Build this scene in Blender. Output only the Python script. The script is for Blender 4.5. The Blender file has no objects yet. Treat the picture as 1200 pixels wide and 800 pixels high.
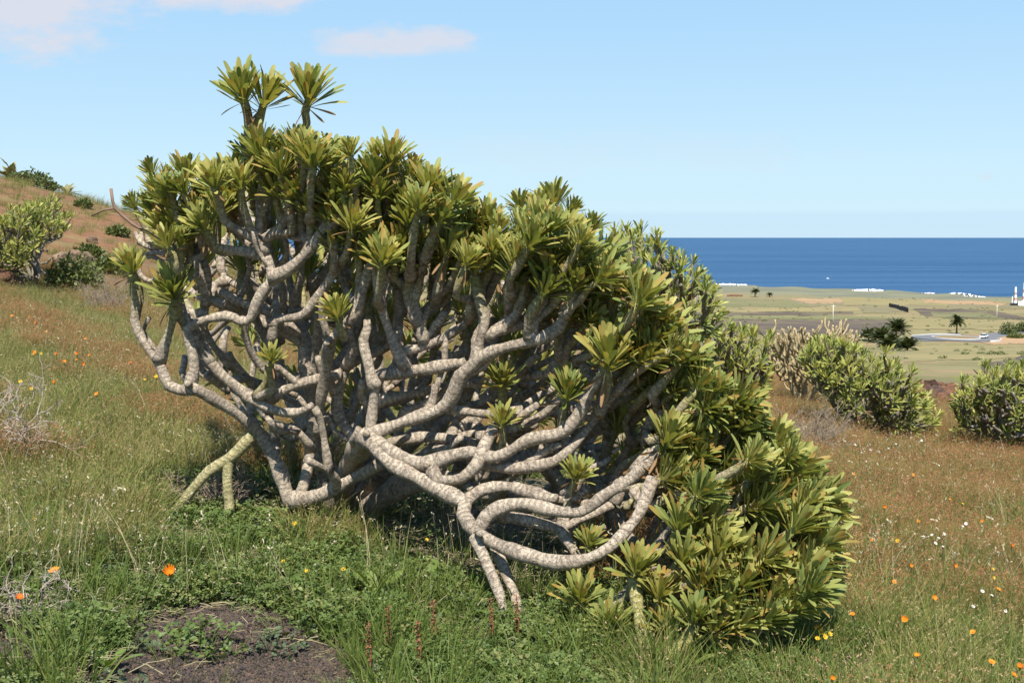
import bpy, math, random
import numpy as np
from mathutils import Vector, Matrix, Quaternion, Euler

rng = np.random.default_rng(7)
random.seed(7)
R = math.radians
SC = bpy.context.scene
COL = SC.collection

# ------------------------------------------------------------------ camera
CAM_H = 1.6
FPX = 1400.0                       # focal length in pixels of a 1200 px wide frame
PITCH = math.atan(122 / FPX)
cam_data = bpy.data.cameras.new('camera')
cam = bpy.data.objects.new('camera', cam_data); COL.objects.link(cam)
cam_data.sensor_width = 36.0
cam_data.lens = 36.0 * FPX / 1200.0
cam_data.clip_start = 0.05
cam_data.clip_end = 200000.0
cam.location = (0, 0, CAM_H)
cam.rotation_euler = (math.pi / 2 - PITCH, 0, 0)
SC.camera = cam

# ------------------------------------------------------------------ sun, sky, exposure
SUN_EL, SUN_AZ = R(58), R(182)     # azimuth from +Y (view direction) towards +X (right)
sun_dir = Vector((math.sin(SUN_AZ) * math.cos(SUN_EL), math.cos(SUN_AZ) * math.cos(SUN_EL), math.sin(SUN_EL)))
sun_data = bpy.data.lights.new('sun', 'SUN')
sun_data.energy = 5.0
sun_data.angle = R(0.53)
sun_data.color = (1.0, 0.95, 0.86)
sun = bpy.data.objects.new('sun', sun_data); COL.objects.link(sun)
sun.location = (20, -20, 30)
sun.rotation_euler = sun_dir.to_track_quat('Z', 'Y').to_euler()

SC.view_settings.view_transform = 'Standard'
SC.view_settings.look = 'None'
SC.view_settings.gamma = 1.0
SC.view_settings.use_curve_mapping = False
SC.view_settings.exposure = 0.75

world = bpy.data.worlds.new('World'); SC.world = world
world.use_nodes = True
SKY_STRENGTH = 0.062


class NT:
    """small helper around a node tree"""
    def __init__(self, tree):
        self.t = tree; self.n = tree.nodes; self.l = tree.links
    def node(self, kind, **kw):
        nd = self.n.new(kind)
        for k, v in kw.items():
            setattr(nd, k, v)
        return nd
    def put(self, sock, v):
        if v is None:
            return
        if isinstance(v, bpy.types.NodeSocket):
            self.l.new(v, sock)
        elif isinstance(v, (tuple, list)) and sock.type == 'RGBA' and len(v) == 3:
            sock.default_value = (*v, 1)
        else:
            sock.default_value = v
    def math(self, op, a, b=None, c=None, clamp=False):
        nd = self.node('ShaderNodeMath', operation=op, use_clamp=clamp)
        for s, v in zip(nd.inputs, (a, b, c)):
            self.put(s, v)
        return nd.outputs[0]
    def mix(self, f, a, b, blend='MIX'):
        nd = self.node('ShaderNodeMix', data_type='RGBA', blend_type=blend)
        self.put(nd.inputs[0], f); self.put(nd.inputs[6], a); self.put(nd.inputs[7], b)
        return nd.outputs[2]
    def attr(self, name):
        nd = self.node('ShaderNodeAttribute', attribute_name=name)
        return nd.outputs['Fac']
    def noise(self, scale, detail=3.0, vec=None, rough=0.55):
        nd = self.node('ShaderNodeTexNoise')
        nd.inputs['Scale'].default_value = scale; nd.inputs['Detail'].default_value = detail
        nd.inputs['Roughness'].default_value = rough
        if vec is not None:
            self.l.new(vec, nd.inputs['Vector'])
        return nd.outputs[0]
    def ramp(self, f, lo, hi):
        nd = self.node('ShaderNodeMapRange')
        self.put(nd.inputs[0], f); nd.inputs[1].default_value = lo; nd.inputs[2].default_value = hi
        return nd.outputs[0]
    def coord(self, which='Object', scale=None):
        if which == 'World':
            v = self.node('ShaderNodeNewGeometry').outputs['Position']
        else:
            v = self.node('ShaderNodeTexCoord').outputs[which]
        if scale is not None:
            m = self.node('ShaderNodeMapping'); self.l.new(v, m.inputs[0]); m.inputs['Scale'].default_value = scale
            v = m.outputs[0]
        return v


wt = NT(world.node_tree)
for nd in list(wt.n):
    wt.n.remove(nd)
sky = wt.node('ShaderNodeTexSky', sky_type='NISHITA')
sky.sun_disc = False
sky.sun_elevation = SUN_EL
sky.sun_rotation = SUN_AZ
sky.altitude = 50
sky.air_density = 1.0
sky.dust_density = 0.1
sky.ozone_density = 2.5
bg = wt.node('ShaderNodeBackground'); out = wt.node('ShaderNodeOutputWorld')
bg.inputs[1].default_value = SKY_STRENGTH
# a few small fair weather clouds, fixed in world directions, over the clear sky
wdir = wt.coord('Generated')
sep = wt.node('ShaderNodeSeparateXYZ'); wt.l.new(wdir, sep.inputs[0])
ys = wt.math('MAXIMUM', sep.outputs[1], 0.05)
wu = wt.math('DIVIDE', sep.outputs[0], ys)
wv = wt.math('DIVIDE', sep.outputs[2], ys)
cmb = wt.node('ShaderNodeCombineXYZ'); wt.l.new(wu, cmb.inputs[0]); wt.l.new(wt.math('MULTIPLY', wv, 2.2), cmb.inputs[1])
cn = wt.math('ADD', wt.math('MULTIPLY', wt.noise(11.0, 4.0, cmb.outputs[0], 0.6), .6), wt.math('MULTIPLY', wt.noise(34.0, 8.0, cmb.outputs[0], 0.68), .4))
clouds = None
for (px, py, a, b, k) in ((50, 16, 150, 52, 1.0), (275, -2, 140, 28, 1.0), (470, 52, 95, 20, 0.9), (1152, 208, 12, 6, .35), (917, 187, 12, 5, .2), (700, 180, 300, 30, .18)):
    du = wt.math('DIVIDE', wt.math('SUBTRACT', wu, (px - 600) / FPX), a / FPX)
    dv = wt.math('DIVIDE', wt.math('SUBTRACT', wv, (278 - py) / FPX), b / FPX)
    rr = wt.math('ADD', wt.math('MULTIPLY', du, du), wt.math('MULTIPLY', dv, dv))
    m = wt.math('SUBTRACT', 1.15, rr)
    m = wt.math('ADD', m, wt.math('MULTIPLY', wt.math('SUBTRACT', cn, 0.5), 6.0))
    m = wt.math('MULTIPLY', wt.ramp(m, 0.0, 1.1), k)
    clouds = m if clouds is None else wt.math('MAXIMUM', clouds, m)
front = wt.math('GREATER_THAN', sep.outputs[1], 0.05)
clouds = wt.math('MULTIPLY', clouds, front)
elv = wt.math('DIVIDE', sep.outputs[2], wt.math('SQRT', wt.math('ADD', wt.math('MULTIPLY', sep.outputs[0], sep.outputs[0]), wt.math('MULTIPLY', sep.outputs[1], sep.outputs[1]))))
airr = wt.node('ShaderNodeValToRGB')
for i_, (pos_, c_) in enumerate([(0.0, (.60, .815, .93)), (.16, (.575, .815, .955)), (.42, (.335, .615, .945)), (.70, (.20, .44, .84)), (1.0, (.13, .33, .70))]):
    e_ = airr.color_ramp.elements[i_] if i_ < 2 else airr.color_ramp.elements.new(pos_)
    e_.position = pos_; e_.color = (*c_, 1)
wt.l.new(wt.math('POWER', wt.math('MAXIMUM', wt.math('DIVIDE', elv, 1.2), 0.0), .6), airr.inputs[0])
air = wt.mix(1.0, airr.outputs[0], (10.2, 10.2, 10.3), 'MULTIPLY')
clear = wt.mix(.90, sky.outputs[0], air)
sky_col = wt.mix(wt.math('MULTIPLY', clouds, 0.85), clear, (7.2, 7.2, 7.9))
# distant haze bank lying on the sea horizon, all the way round
el = wt.math('DIVIDE', sep.outputs[2], wt.math('SQRT', wt.math('ADD', wt.math('MULTIPLY', sep.outputs[0], sep.outputs[0]), wt.math('MULTIPLY', sep.outputs[1], sep.outputs[1]))))
bank = wt.math('MULTIPLY', wt.math('SUBTRACT', 1.0, wt.ramp(el, 0.018, 0.0225)), 0.35)
sky_col = wt.mix(bank, sky_col, (4.9, 6.9, 9.0))
wt.l.new(sky_col, bg.inputs[0])
wt.l.new(bg.outputs[0], out.inputs[0])

# ------------------------------------------------------------------ pixel helpers (only used to lay out points in the world)
def ray(px, py):
    u = (px - 600.0) / FPX; v = (400.0 - py) / FPX
    c, s = math.cos(PITCH), math.sin(PITCH)
    return np.array([u, c + v * s, -s + v * c])

def P(px, py, D):
    d = ray(px, py)
    return np.array([0, 0, CAM_H]) + d * (D / d[1])

def proj(p):
    p = np.atleast_2d(p); c, s = math.cos(PITCH), math.sin(PITCH)
    q = p - np.array([0, 0, CAM_H])
    f = np.maximum(q[:, 1] * c - q[:, 2] * s, 1e-3)
    up = q[:, 1] * s + q[:, 2] * c
    return 600 + FPX * q[:, 0] / f, 400 - FPX * up / f

TD = np.array([0, 18, 25, 40, 50, 60, 100, 150, 200, 280, 345, 430, 500, 620, 760, 880, 1000, 1130, 1300, 2000, 6000.])
TZ = np.array([-1, -1.2, -1.7, -3.2, -4.3, -5.3, -9.1, -13.6, -17.6, -24.5, -30.8, -31.3, -34.6, -38.2, -41, -43.3, -44.6, -45.4, -48, -60, -140.])
SU = np.array([-.95, -.6, -.43, -.32, -.21, -.1, .04, .2, .5, .95])
SZ = np.array([6.5, 5.2, 3.9, 2.5, .5, -1.2, -3.4, -4.2, -4.8, -5.6])

def sstep(a, b, x):
    t = np.clip((x - a) / (b - a), 0, 1); return t * t * (3 - 2 * t)

def hgt(x, y):
    x = np.asarray(x, float); y = np.asarray(y, float)
    r = np.hypot(x, y)
    D = np.maximum(y, 0.45 * r)
    u = np.clip(x / np.maximum(D, 1e-3), -.95, .95)
    near = -0.12 * x - 0.045 * (y - 4.5)
    near = near + 0.035 * np.sin(1.7 * x + 0.6 * y) * np.sin(1.1 * y - 0.5 * x) + 0.02 * np.sin(4.1 * x + 1.3) * np.sin(3.7 * y + .4)
    A = np.interp(u, SU, SZ) + 4.3
    S = np.exp(-np.maximum(D - 50, 0) ** 2 / 70.0 ** 2) * sstep(8, 52, D)
    lg = np.log(np.maximum(D, 1.0))
    t = 0
    for k in (-.08, -.04, 0, .04, .08):
        t = t + np.interp(np.exp(lg + k), TD, TZ) / 5
    far = t + A * S
    # coast line runs slightly closer towards the right
    far = far - np.clip((u - 0.30), -.2, .3) * 9.0 * sstep(750, 950, D)
    far = far + 0.25 * np.sin(x * .11 + y * .05) * np.sin(y * .083 - x * .03) * sstep(30, 80, D)
    w = sstep(15, 44, D)
    return near * (1 - w) + far * w

_DS = np.geomspace(2.0, 2500, 4000)
def G(px, py, lift=0.0):
    d = ray(px, py); d = d / d[1]
    xs = d[0] * _DS; zs = CAM_H + d[2] * _DS
    hz = hgt(xs, _DS)
    below = np.nonzero(zs <= hz)[0]
    i = below[0] if len(below) else len(_DS) - 1
    i = max(i, 1)
    a0 = zs[i - 1] - hz[i - 1]; a1 = zs[i] - hz[i]
    t = a0 / (a0 - a1 + 1e-12)
    D = _DS[i - 1] + (_DS[i] - _DS[i - 1]) * np.clip(t, 0, 1)
    x = d[0] * D
    return np.array([x, D, float(hgt(x, D)) + lift])

# ------------------------------------------------------------------ object helpers
def tag(o, label=None, cat=None, group=None, kind=None):
    if label: o['label'] = label
    if cat: o['category'] = cat
    if group: o['group'] = group
    if kind: o['kind'] = kind
    return o

def empty(name, loc, label=None, cat=None, group=None):
    o = bpy.data.objects.new(name, None); o.location = loc; o.empty_display_size = 0.1
    COL.objects.link(o)
    return tag(o, label, cat, group)

def mesh(name, V, F, mat=None, attrs=None, smooth=True):
    me = bpy.data.meshes.new(name)
    V = np.asarray(V, float).reshape(-1, 3)
    if isinstance(F, np.ndarray):
        n, k = F.shape
        me.vertices.add(len(V)); me.vertices.foreach_set('co', V.ravel())
        me.loops.add(n * k); me.loops.foreach_set('vertex_index', F.ravel().astype(np.int32))
        me.polygons.add(n); me.polygons.foreach_set('loop_start', np.arange(0, n * k, k, dtype=np.int32))
        me.update(calc_edges=True)
    else:
        me.from_pydata([tuple(v) for v in V], [], F)
    if smooth:
        me.polygons.foreach_set('use_smooth', np.ones(len(me.polygons), bool))
    for k, v in (attrs or {}).items():
        at = me.attributes.new(k, 'FLOAT', 'POINT'); at.data.foreach_set('value', np.asarray(v, np.float32))
    if mat: me.materials.append(mat)
    return me

def obj(name, me, parent=None, loc=None, M=None):
    o = bpy.data.objects.new(name, me)
    if parent: o.parent = parent
    if M is not None: o.matrix_basis = M
    if loc is not None: o.location = loc
    COL.objects.link(o)
    return o

class MB:
    """mesh collector: verts, faces and per vertex attributes"""
    def __init__(self): self.V = []; self.F = []; self.A = {}; self.n = 0
    def add(self, V, F, **attrs):
        V = np.asarray(V, float)
        self.V.append(V); self.F.extend([tuple(int(i) + self.n for i in f) for f in F])
        for k, v in attrs.items():
            self.A.setdefault(k, []).append(np.broadcast_to(np.asarray(v, float), (len(V),)))
        self.n += len(V)
    def mesh(self, name, mat, smooth=True):
        return mesh(name, np.concatenate(self.V), self.F, mat, {k: np.concatenate(v) for k, v in self.A.items()}, smooth)

def unit(v):
    v = np.asarray(v, float); return v / (np.linalg.norm(v, axis=-1, keepdims=True) + 1e-12)

def catmull(pts, rad, step):
    pts = np.asarray(pts, float); rad = np.asarray(rad, float)
    ext = np.vstack([2 * pts[0] - pts[1], pts, 2 * pts[-1] - pts[-2]])
    o, ro = [], []
    for i in range(len(pts) - 1):
        p0, p1, p2, p3 = ext[i:i + 4]
        k = max(1, int(np.linalg.norm(p2 - p1) / step))
        for j in range(k):
            t = j / k
            o.append(.5 * ((2 * p1) + (-p0 + p2) * t + (2 * p0 - 5 * p1 + 4 * p2 - p3) * t * t + (-p0 + 3 * p1 - 3 * p2 + p3) * t ** 3))
            ro.append(rad[i] * (1 - t) + rad[i + 1] * t)
    o.append(pts[-1]); ro.append(rad[-1])
    return np.array(o), np.array(ro)

def tube(pts, rad, sides=8, rough=0.0, cap=True, seed=0):
    """tapered tube along pts; returns V, F, length along"""
    pts = np.asarray(pts, float); rad = np.asarray(rad, float); n = len(pts)
    t = unit(np.gradient(pts, axis=0))
    ref = np.array([0, 0, 1.]) if abs(t[0][2]) < .9 else np.array([1., 0, 0])
    a = unit(np.cross(t[0], ref)); frames = []
    for i in range(n):
        a = unit(a - t[i] * np.dot(a, t[i])); frames.append((a, np.cross(t[i], a)))
    ang = np.arange(sides) / sides * 2 * math.pi
    ca, sa = np.cos(ang), np.sin(ang)
    rg = np.random.default_rng(seed)
    V = np.zeros((n, sides, 3))
    ph = rg.random() * 6
    L = np.concatenate([[0], np.cumsum(np.linalg.norm(np.diff(pts, axis=0), axis=1))])
    for i in range(n):
        A, B = frames[i]
        k = 1.0
        if rough:
            k = 1 + rough * .6 * (rg.random(sides) - .5) + rough * .25 * math.sin(L[i] * 47 + ph + 2 * math.sin(L[i] * 9)) + rough * 1.0 * math.sin(L[i] * 17 + 2 * ph) * math.sin(L[i] * 7.3 + ph)
        rr = rad[i] * k
        V[i] = pts[i] + (ca * rr)[:, None] * A + (sa * rr)[:, None] * B
    V = V.reshape(-1, 3)
    F = []
    for i in range(n - 1):
        for j in range(sides):
            k = (j + 1) % sides
            F.append((i * sides + j, i * sides + k, (i + 1) * sides + k, (i + 1) * sides + j))
    if cap:
        F.append(tuple(range(sides))[::-1]); F.append(tuple((n - 1) * sides + j for j in range(sides)))
    return V, F, np.repeat(L, sides)

def frame_from(axis, spin=0.0):
    z = unit(axis); q = Vector(z).to_track_quat('Z', 'Y')
    return (q @ Quaternion((0, 0, 1), spin)).to_matrix().to_4x4()

def TRS(p, axis, spin, s):
    M = frame_from(axis, spin)
    return Matrix.Translation(Vector(p)) @ M @ Matrix.Diagonal((s, s, s, 1))

# ------------------------------------------------------------------ materials
def new_mat(name):
    m = bpy.data.materials.new(name); m.use_nodes = True
    t = NT(m.node_tree); b = t.n['Principled BSDF']
    return m, t, b

def bump(t, b, h, dist=0.01, strength=0.6):
    nd = t.node('ShaderNodeBump'); nd.inputs['Distance'].default_value = dist; nd.inputs['Strength'].default_value = strength
    t.l.new(h, nd.inputs['Height']); t.l.new(nd.outputs[0], b.inputs['Normal'])

def simple_mat(name, c1, c2=None, scale=8.0, rough=0.8, spec=0.25, bumpd=0.0, coord='Object'):
    m, t, b = new_mat(name)
    c2 = c2 or tuple(x * .6 for x in c1)
    n = t.noise(scale, 5.0, t.coord(coord))
    t.put(b.inputs['Base Color'], t.mix(t.ramp(n, .3, .7), c1, c2))
    b.inputs['Roughness'].default_value = rough; b.inputs['Specular IOR Level'].default_value = spec
    if bumpd: bump(t, b, n, bumpd, .8)
    return m

def leafy_mat(name, cols, spots=None, transl=0.3, rough=0.5, tip=None, base=None, spec=.35):
    """foliage: colour by per-piece random attribute 'lr' mixed with the object's own random, plus translucency"""
    m, t, b = new_mat(name)
    lr = t.attr('lr')
    oi = t.node('ShaderNodeObjectInfo').outputs['Random']
    f = t.math('FRACT', t.math('ADD', t.math('MULTIPLY', lr, .62), t.math('MULTIPLY', oi, .5)))
    rp = t.node('ShaderNodeValToRGB'); rp.color_ramp.interpolation = 'LINEAR'
    els = rp.color_ramp.elements
    while len(els) < len(cols): els.new(0.5)
    for i, (pos, c) in enumerate(cols):
        els[i].position = pos; els[i].color = (*c, 1)
    t.l.new(f, rp.inputs[0])
    c = rp.outputs[0]
    along = t.attr('t')
    if base is not None:
        c = t.mix(t.math('SUBTRACT', 1, t.ramp(along, 0.0, .28)), c, base)
    if tip is not None:
        sel = t.math('GREATER_THAN', t.math('FRACT', t.math('MULTIPLY', lr, 7.13)), .84)
        n = t.noise(30, 3, t.coord('World'))
        c = t.mix(t.math('MULTIPLY', t.math('MULTIPLY', sel, t.ramp(t.math('ADD', along, t.math('MULTIPLY', n, .6)), .75, 1.35)), .85), c, tip)
    n2 = t.noise(14, 3, t.coord('World'))
    c = t.mix(t.ramp(n2, .35, .8), c, t.mix(1.0, c, (.72, .74, .62), 'MULTIPLY'))
    c = t.mix(t.attr('dead'), c, (.26, .15, .065))
    t.put(b.inputs['Base Color'], c)
    b.inputs['Roughness'].default_value = rough; b.inputs['Specular IOR Level'].default_value = spec
    if transl:
        tr = t.node('ShaderNodeBsdfTranslucent'); t.l.new(t.mix(1.0, c, (1.0, 1.0, .55), 'MULTIPLY'), tr.inputs[0])
        ms = t.node('ShaderNodeMixShader'); ms.inputs[0].default_value = transl
        t.l.new(b.outputs[0], ms.inputs[1]); t.l.new(tr.outputs[0], ms.inputs[2])
        t.l.new(ms.outputs[0], t.n['Material Output'].inputs[0])
    return m

M_LEAF = leafy_mat('succulent_leaf', [(0, (.15, .20, .060)), (.3, (.25, .285, .080)), (.6, (.345, .355, .100)), (.88, (.49, .425, .13)), (1, (.31, .325, .092))],
                   tip=(.40, .20, .05), base=(.48, .47, .18), transl=.30, rough=.52, spec=.3)
M_LEAF_FAR = leafy_mat('succulent_leaf_distant', [(0, (.16, .21, .05)), (.4, (.27, .30, .072)), (.75, (.38, .375, .095)), (1, (.47, .42, .12))], base=(.3, .3, .1), transl=.2, rough=.5)

def bark_mat(name, old1, old2, young, speck, lichen=0.0):
    m, t, b = new_mat(name)
    w = t.coord('World')
    n = t.noise(13, 8, w, .68); nf = t.noise(70, 6, w, .65)
    c = t.mix(t.ramp(n, .36, .64), old1, old2)
    c = t.mix(t.math('MULTIPLY', t.ramp(nf, .48, .66), .5), c, tuple(x * .45 for x in old2))
    ln = t.attr('len')
    wob = t.math('ADD', t.math('MULTIPLY', ln, 210), t.math('ADD', t.math('MULTIPLY', nf, 9), t.math('MULTIPLY', n, 26)))
    ring = t.ramp(t.math('SINE', wob), .25, 1.0)
    c = t.mix(t.math('MULTIPLY', t.math('MULTIPLY', ring, t.ramp(t.noise(12, 4, w), .45, .7)), .24), c, tuple(x * .5 for x in old2))
    v = t.node('ShaderNodeTexVoronoi'); v.inputs['Scale'].default_value = 62; t.l.new(w, v.inputs['Vector'])
    dots = t.math('LESS_THAN', v.outputs['Distance'], .24)
    c = t.mix(t.math('MULTIPLY', dots, .55), c, speck)
    scar = t.ramp(t.noise(27, 4, w), .54, .70)
    c = t.mix(t.math('MULTIPLY', scar, .72), c, tuple(x * .33 for x in old1))
    blot = t.ramp(t.noise(5.5, 6, w, .7), .52, .66)
    c = t.mix(t.math('MULTIPLY', blot, .52), c, tuple(x * .42 for x in old2))
    yg = t.attr('age')
    yc = t.mix(t.ramp(n, .35, .65), young, tuple(x * 1.3 for x in young))
    yc = t.mix(t.math('MULTIPLY', dots, .5), yc, speck)
    c = t.mix(t.ramp(t.math('ADD', yg, t.math('MULTIPLY', t.math('SUBTRACT', nf, .5), .5)), .45, .95), c, yc)
    t.put(b.inputs['Base Color'], c)
    b.inputs['Roughness'].default_value = .82; b.inputs['Specular IOR Level'].default_value = .2
    h = t.math('ADD', t.math('MULTIPLY', ring, -.5), t.math('ADD', nf, t.math('MULTIPLY', dots, .5)))
    bump(t, b, h, .008, 1.0)
    return m

M_BARK = bark_mat('pale_succulent_bark', (.54, .45, .345), (.33, .265, .20), (.26, .235, .085), (.66, .585, .48))
M_BARK_FAR = bark_mat('distant_succulent_bark', (.36, .31, .24), (.22, .18, .14), (.20, .19, .08), (.48, .44, .36))
M_STEM_YELLOW = bark_mat('dry_yellow_stem', (.58, .46, .25), (.42, .32, .17), (.62, .50, .28), (.66, .56, .36))
M_DEAD = bark_mat('dead_lichen_wood', (.46, .40, .21), (.30, .27, .13), (.40, .36, .16), (.55, .52, .34))
M_TWIG = simple_mat('dry_twig', (.42, .36, .29), (.24, .195, .15), 12, .85, .15, coord='World')
M_TWIG_BROWN = simple_mat('brown_twig', (.24, .17, .11), (.13, .09, .06), 12, .9, .1, coord='World')

M_TWIG_MID = simple_mat('grey_brown_twig', (.34, .27, .20), (.20, .155, .11), 12, .9, .1, coord='World')

# ------------------------------------------------------------------ ground, sea
def ground_mat():
    m, t, b = new_mat('hillside_ground')
    w = t.coord('World')
    sp = t.node('ShaderNodeSeparateXYZ'); t.l.new(w, sp.inputs[0])
    big = t.noise(.25, 4, w); mid = t.noise(1.6, 6, w); fine = t.noise(22, 6, w)
    near = t.mix(t.ramp(mid, .35, .65), (.115, .085, .06), (.12, .10, .055))
    near = t.mix(t.math('MULTIPLY', t.ramp(fine, .4, .7), .6), near, (.07, .055, .04))
    # far slopes: dry grass, bare reddish soil
    strip = t.noise(1.0, 5, t.coord('World', (.004, .03, .03)))
    farc = t.mix(t.ramp(strip, .38, .62), (.245, .20, .10), (.165, .15, .065))
    farc = t.mix(t.math('MULTIPLY', t.ramp(t.noise(.05, 6, w), .5, .62), .55), farc, (.30, .19, .11))
    farc = t.mix(t.math('MULTIPLY', t.ramp(t.noise(.35, 6, w), .45, .7), .5), farc, (.12, .115, .05))
    dist = t.ramp(sp.outputs[1], 26, 60)
    c = t.mix(dist, near, farc)
    # red earth of the hill on the left
    hill = t.math('MULTIPLY', t.ramp(t.math('MULTIPLY', sp.outputs[0], -1), 3.0, 9.0), t.ramp(t.math('ADD', sp.outputs[1], t.math('MULTIPLY', t.math('SUBTRACT', big, .5), 14)), 25, 33))
    hill = t.math('MULTIPLY', hill, t.math('SUBTRACT', 1, t.ramp(sp.outputs[1], 120, 200)))
    red = t.mix(t.ramp(mid, .35, .7), (.22, .11, .058), (.15, .082, .046))
    red = t.mix(t.math('MULTIPLY', t.ramp(t.noise(.9, 6, w), .48, .68), .6), red, (.20, .17, .075))
    c = t.mix(hill, c, red)
    # stony shore platform
    shore = t.ramp(sp.outputs[2], -42.6, -43.6)
    c = t.mix(shore, c, t.mix(t.ramp(t.noise(.02, 5, w), .4, .6), (.185, .18, .11), (.14, .14, .10)))
    t.put(b.inputs['Base Color'], c)
    b.inputs['Roughness'].default_value = .95; b.inputs['Specular IOR Level'].default_value = .1
    bump(t, b, t.math('ADD', fine, t.math('MULTIPLY', mid, .5)), .03, .8)
    return m

rings = np.concatenate([np.array([.02, .3, .7]), np.geomspace(1.2, 30, 120), np.geomspace(30.6, 1700, 190), np.array([2200, 3500, 6000.])])
angs = np.concatenate([np.linspace(-40, 40, 330), np.linspace(41.5, 318.5, 110)])
ar = np.radians(angs)
X = rings[:, None] * np.sin(ar)[None]; Y = rings[:, None] * np.cos(ar)[None]
Z = hgt(X, Y)
Z = Z + (rng.random(Z.shape) - .5) * np.minimum(.02, rings[:, None] * .002)
nr, na = Z.shape
Vg = np.stack([X, Y, Z], -1).reshape(-1, 3)
ii, jj = np.meshgrid(np.arange(nr - 1), np.arange(na), indexing='ij')
j2 = (jj + 1) % na
Fg = np.stack([ii * na + jj, (ii + 1) * na + jj, (ii + 1) * na + j2, ii * na + j2], -1).reshape(-1, 4)[:, ::-1]
me = mesh('ground', Vg, Fg, ground_mat())
ground = obj('ground', me); tag(ground, kind='structure')

SEA_Z = -45.0
def sea_mat():
    m, t, b = new_mat('sea_water')
    w = t.coord('World')
    n = t.noise(1.0, 4, t.coord('World', (.0008, .012, 1)), .7)
    c = t.mix(t.ramp(n, .35, .65), (.018, .062, .135), (.040, .102, .190))
    t.put(b.inputs['Base Color'], c)
    b.inputs['Roughness'].default_value = .45
    b.inputs['Specular IOR Level'].default_value = .06
    b.inputs['IOR'].default_value = 1.33
    wv1 = t.noise(1.0, 6, t.coord('World', (.05, .09, .05)), .65)
    bump(t, b, wv1, 3.0, 1.0)
    return m
rs = np.geomspace(500, 120000, 60); aa = np.linspace(0, 2 * math.pi, 97)[:-1]
Vs = np.stack([rs[:, None] * np.sin(aa), rs[:, None] * np.cos(aa), np.full((60, 96), SEA_Z)], -1).reshape(-1, 3)
ii, jj = np.meshgrid(np.arange(59), np.arange(96), indexing='ij'); j2 = (jj + 1) % 96
Fs = np.stack([ii * 96 + jj, ii * 96 + j2, (ii + 1) * 96 + j2, (ii + 1) * 96 + jj], -1).reshape(-1, 4)[:, ::-1]
sea = obj('sea', mesh('sea', Vs, Fs, sea_mat())); tag(sea, kind='structure')

# ------------------------------------------------------------------ succulent shrubs
def leaf_geo(L, W, curl=0.12, fold=0.30, n=6):
    """one oblanceolate leaf along +Z with its face towards +X: narrow at the base, widest past the middle, pointed"""
    ts = np.array([0, .3, .55, .74, .88, .96, 1.0]) if n == 6 else np.array([0, .45, .8, 1.0])
    w = W * np.array([.22 + .0 * t if t < .02 else (.22 + 1.05 * min(t, .74) ** 1.25) * math.sqrt(max(0, 1 - max(0, (t - .66) / .36) ** 2.2)) for t in ts])
    w[-1] = W * .10
    V, F, T = [], [], []
    for i, t in enumerate(ts):
        x = curl * L * (t ** 2 - .35 * t)
        z = L * t
        V += [(x + fold * w[i] * .6, -w[i] * .5, z), (x, 0, z), (x + fold * w[i] * .6, w[i] * .5, z)]
        T += [t] * 3
    for i in range(n):
        a = i * 3
        F += [(a, a + 1, a + 4, a + 3), (a + 1, a + 2, a + 5, a + 4)]
    return np.array(V), F, np.array(T)

LEAF_SHAPES = [(.142, .0230, -.10), (.155, .0240, -.16), (.132, .0235, .04), (.120, .0210, -.06)]

def rosette_layout(seed, n=30):
    """leaf matrices: outer leaves wide open, inner ones upright"""
    r = np.random.default_rng(seed); out = []
    for i in range(n):
        f = i / (n - 1)                                   # 0 outer .. 1 inner
        tilt = R(50 * (1 - f) ** 1.1 + 6 + r.normal(0, 6))
        az = i * 2.39996 + r.normal(0, .14)
        s = (.86 + .2 * math.sin(math.pi * min(1, f * 1.1))) * (1 - .35 * max(0, f - .7) / .3) * r.uniform(.88, 1.1)
        # leaf stands along Z facing -X (towards axis once tilted outwards to +X)
        M = Matrix.Rotation(az, 4, 'Z') @ Matrix.Translation((.012 * (1 - f), 0, -.02 + .035 * f)) @ Matrix.Rotation(tilt, 4, 'Y') @ Matrix.Rotation(math.pi + r.normal(0, .25), 4, 'Z') @ Matrix.Diagonal((s, s, s, 1))
        out.append((f, M, int(r.integers(0, len(LEAF_SHAPES))), r.random()))
    for i in range(int(r.integers(1, 6))):                # withered leaves hanging along the stem
        s = r.uniform(.5, .8)
        M = Matrix.Rotation(r.uniform(0, 6.28), 4, 'Z') @ Matrix.Translation((.006, 0, -.015 - .012 * r.random())) @ Matrix.Rotation(R(r.uniform(95, 155)), 4, 'Y') @ Matrix.Rotation(math.pi + r.normal(0, .6), 4, 'Z') @ Matrix.Diagonal((s, s * .7, s, 1))
        out.append((.99, M, int(r.integers(0, len(LEAF_SHAPES))), -1.0))
    return out

LEAF_GEO = [leaf_geo(L, W, c) for L, W, c in LEAF_SHAPES]

def xf(M, V):
    A = np.array(M); return V @ A[:3, :3].T + A[:3, 3]

def rosette_mesh(name, layout, keep=lambda f: True, mat=None, geo=None):
    mb = MB()
    for f, M, k, lr in layout:
        if keep(f):
            V, F, T = (geo or LEAF_GEO)[k]
            mb.add(xf(M, V), F, lr=abs(lr), t=T, dead=1.0 if lr < 0 else 0.0)
    return mb.mesh(name, mat)

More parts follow.
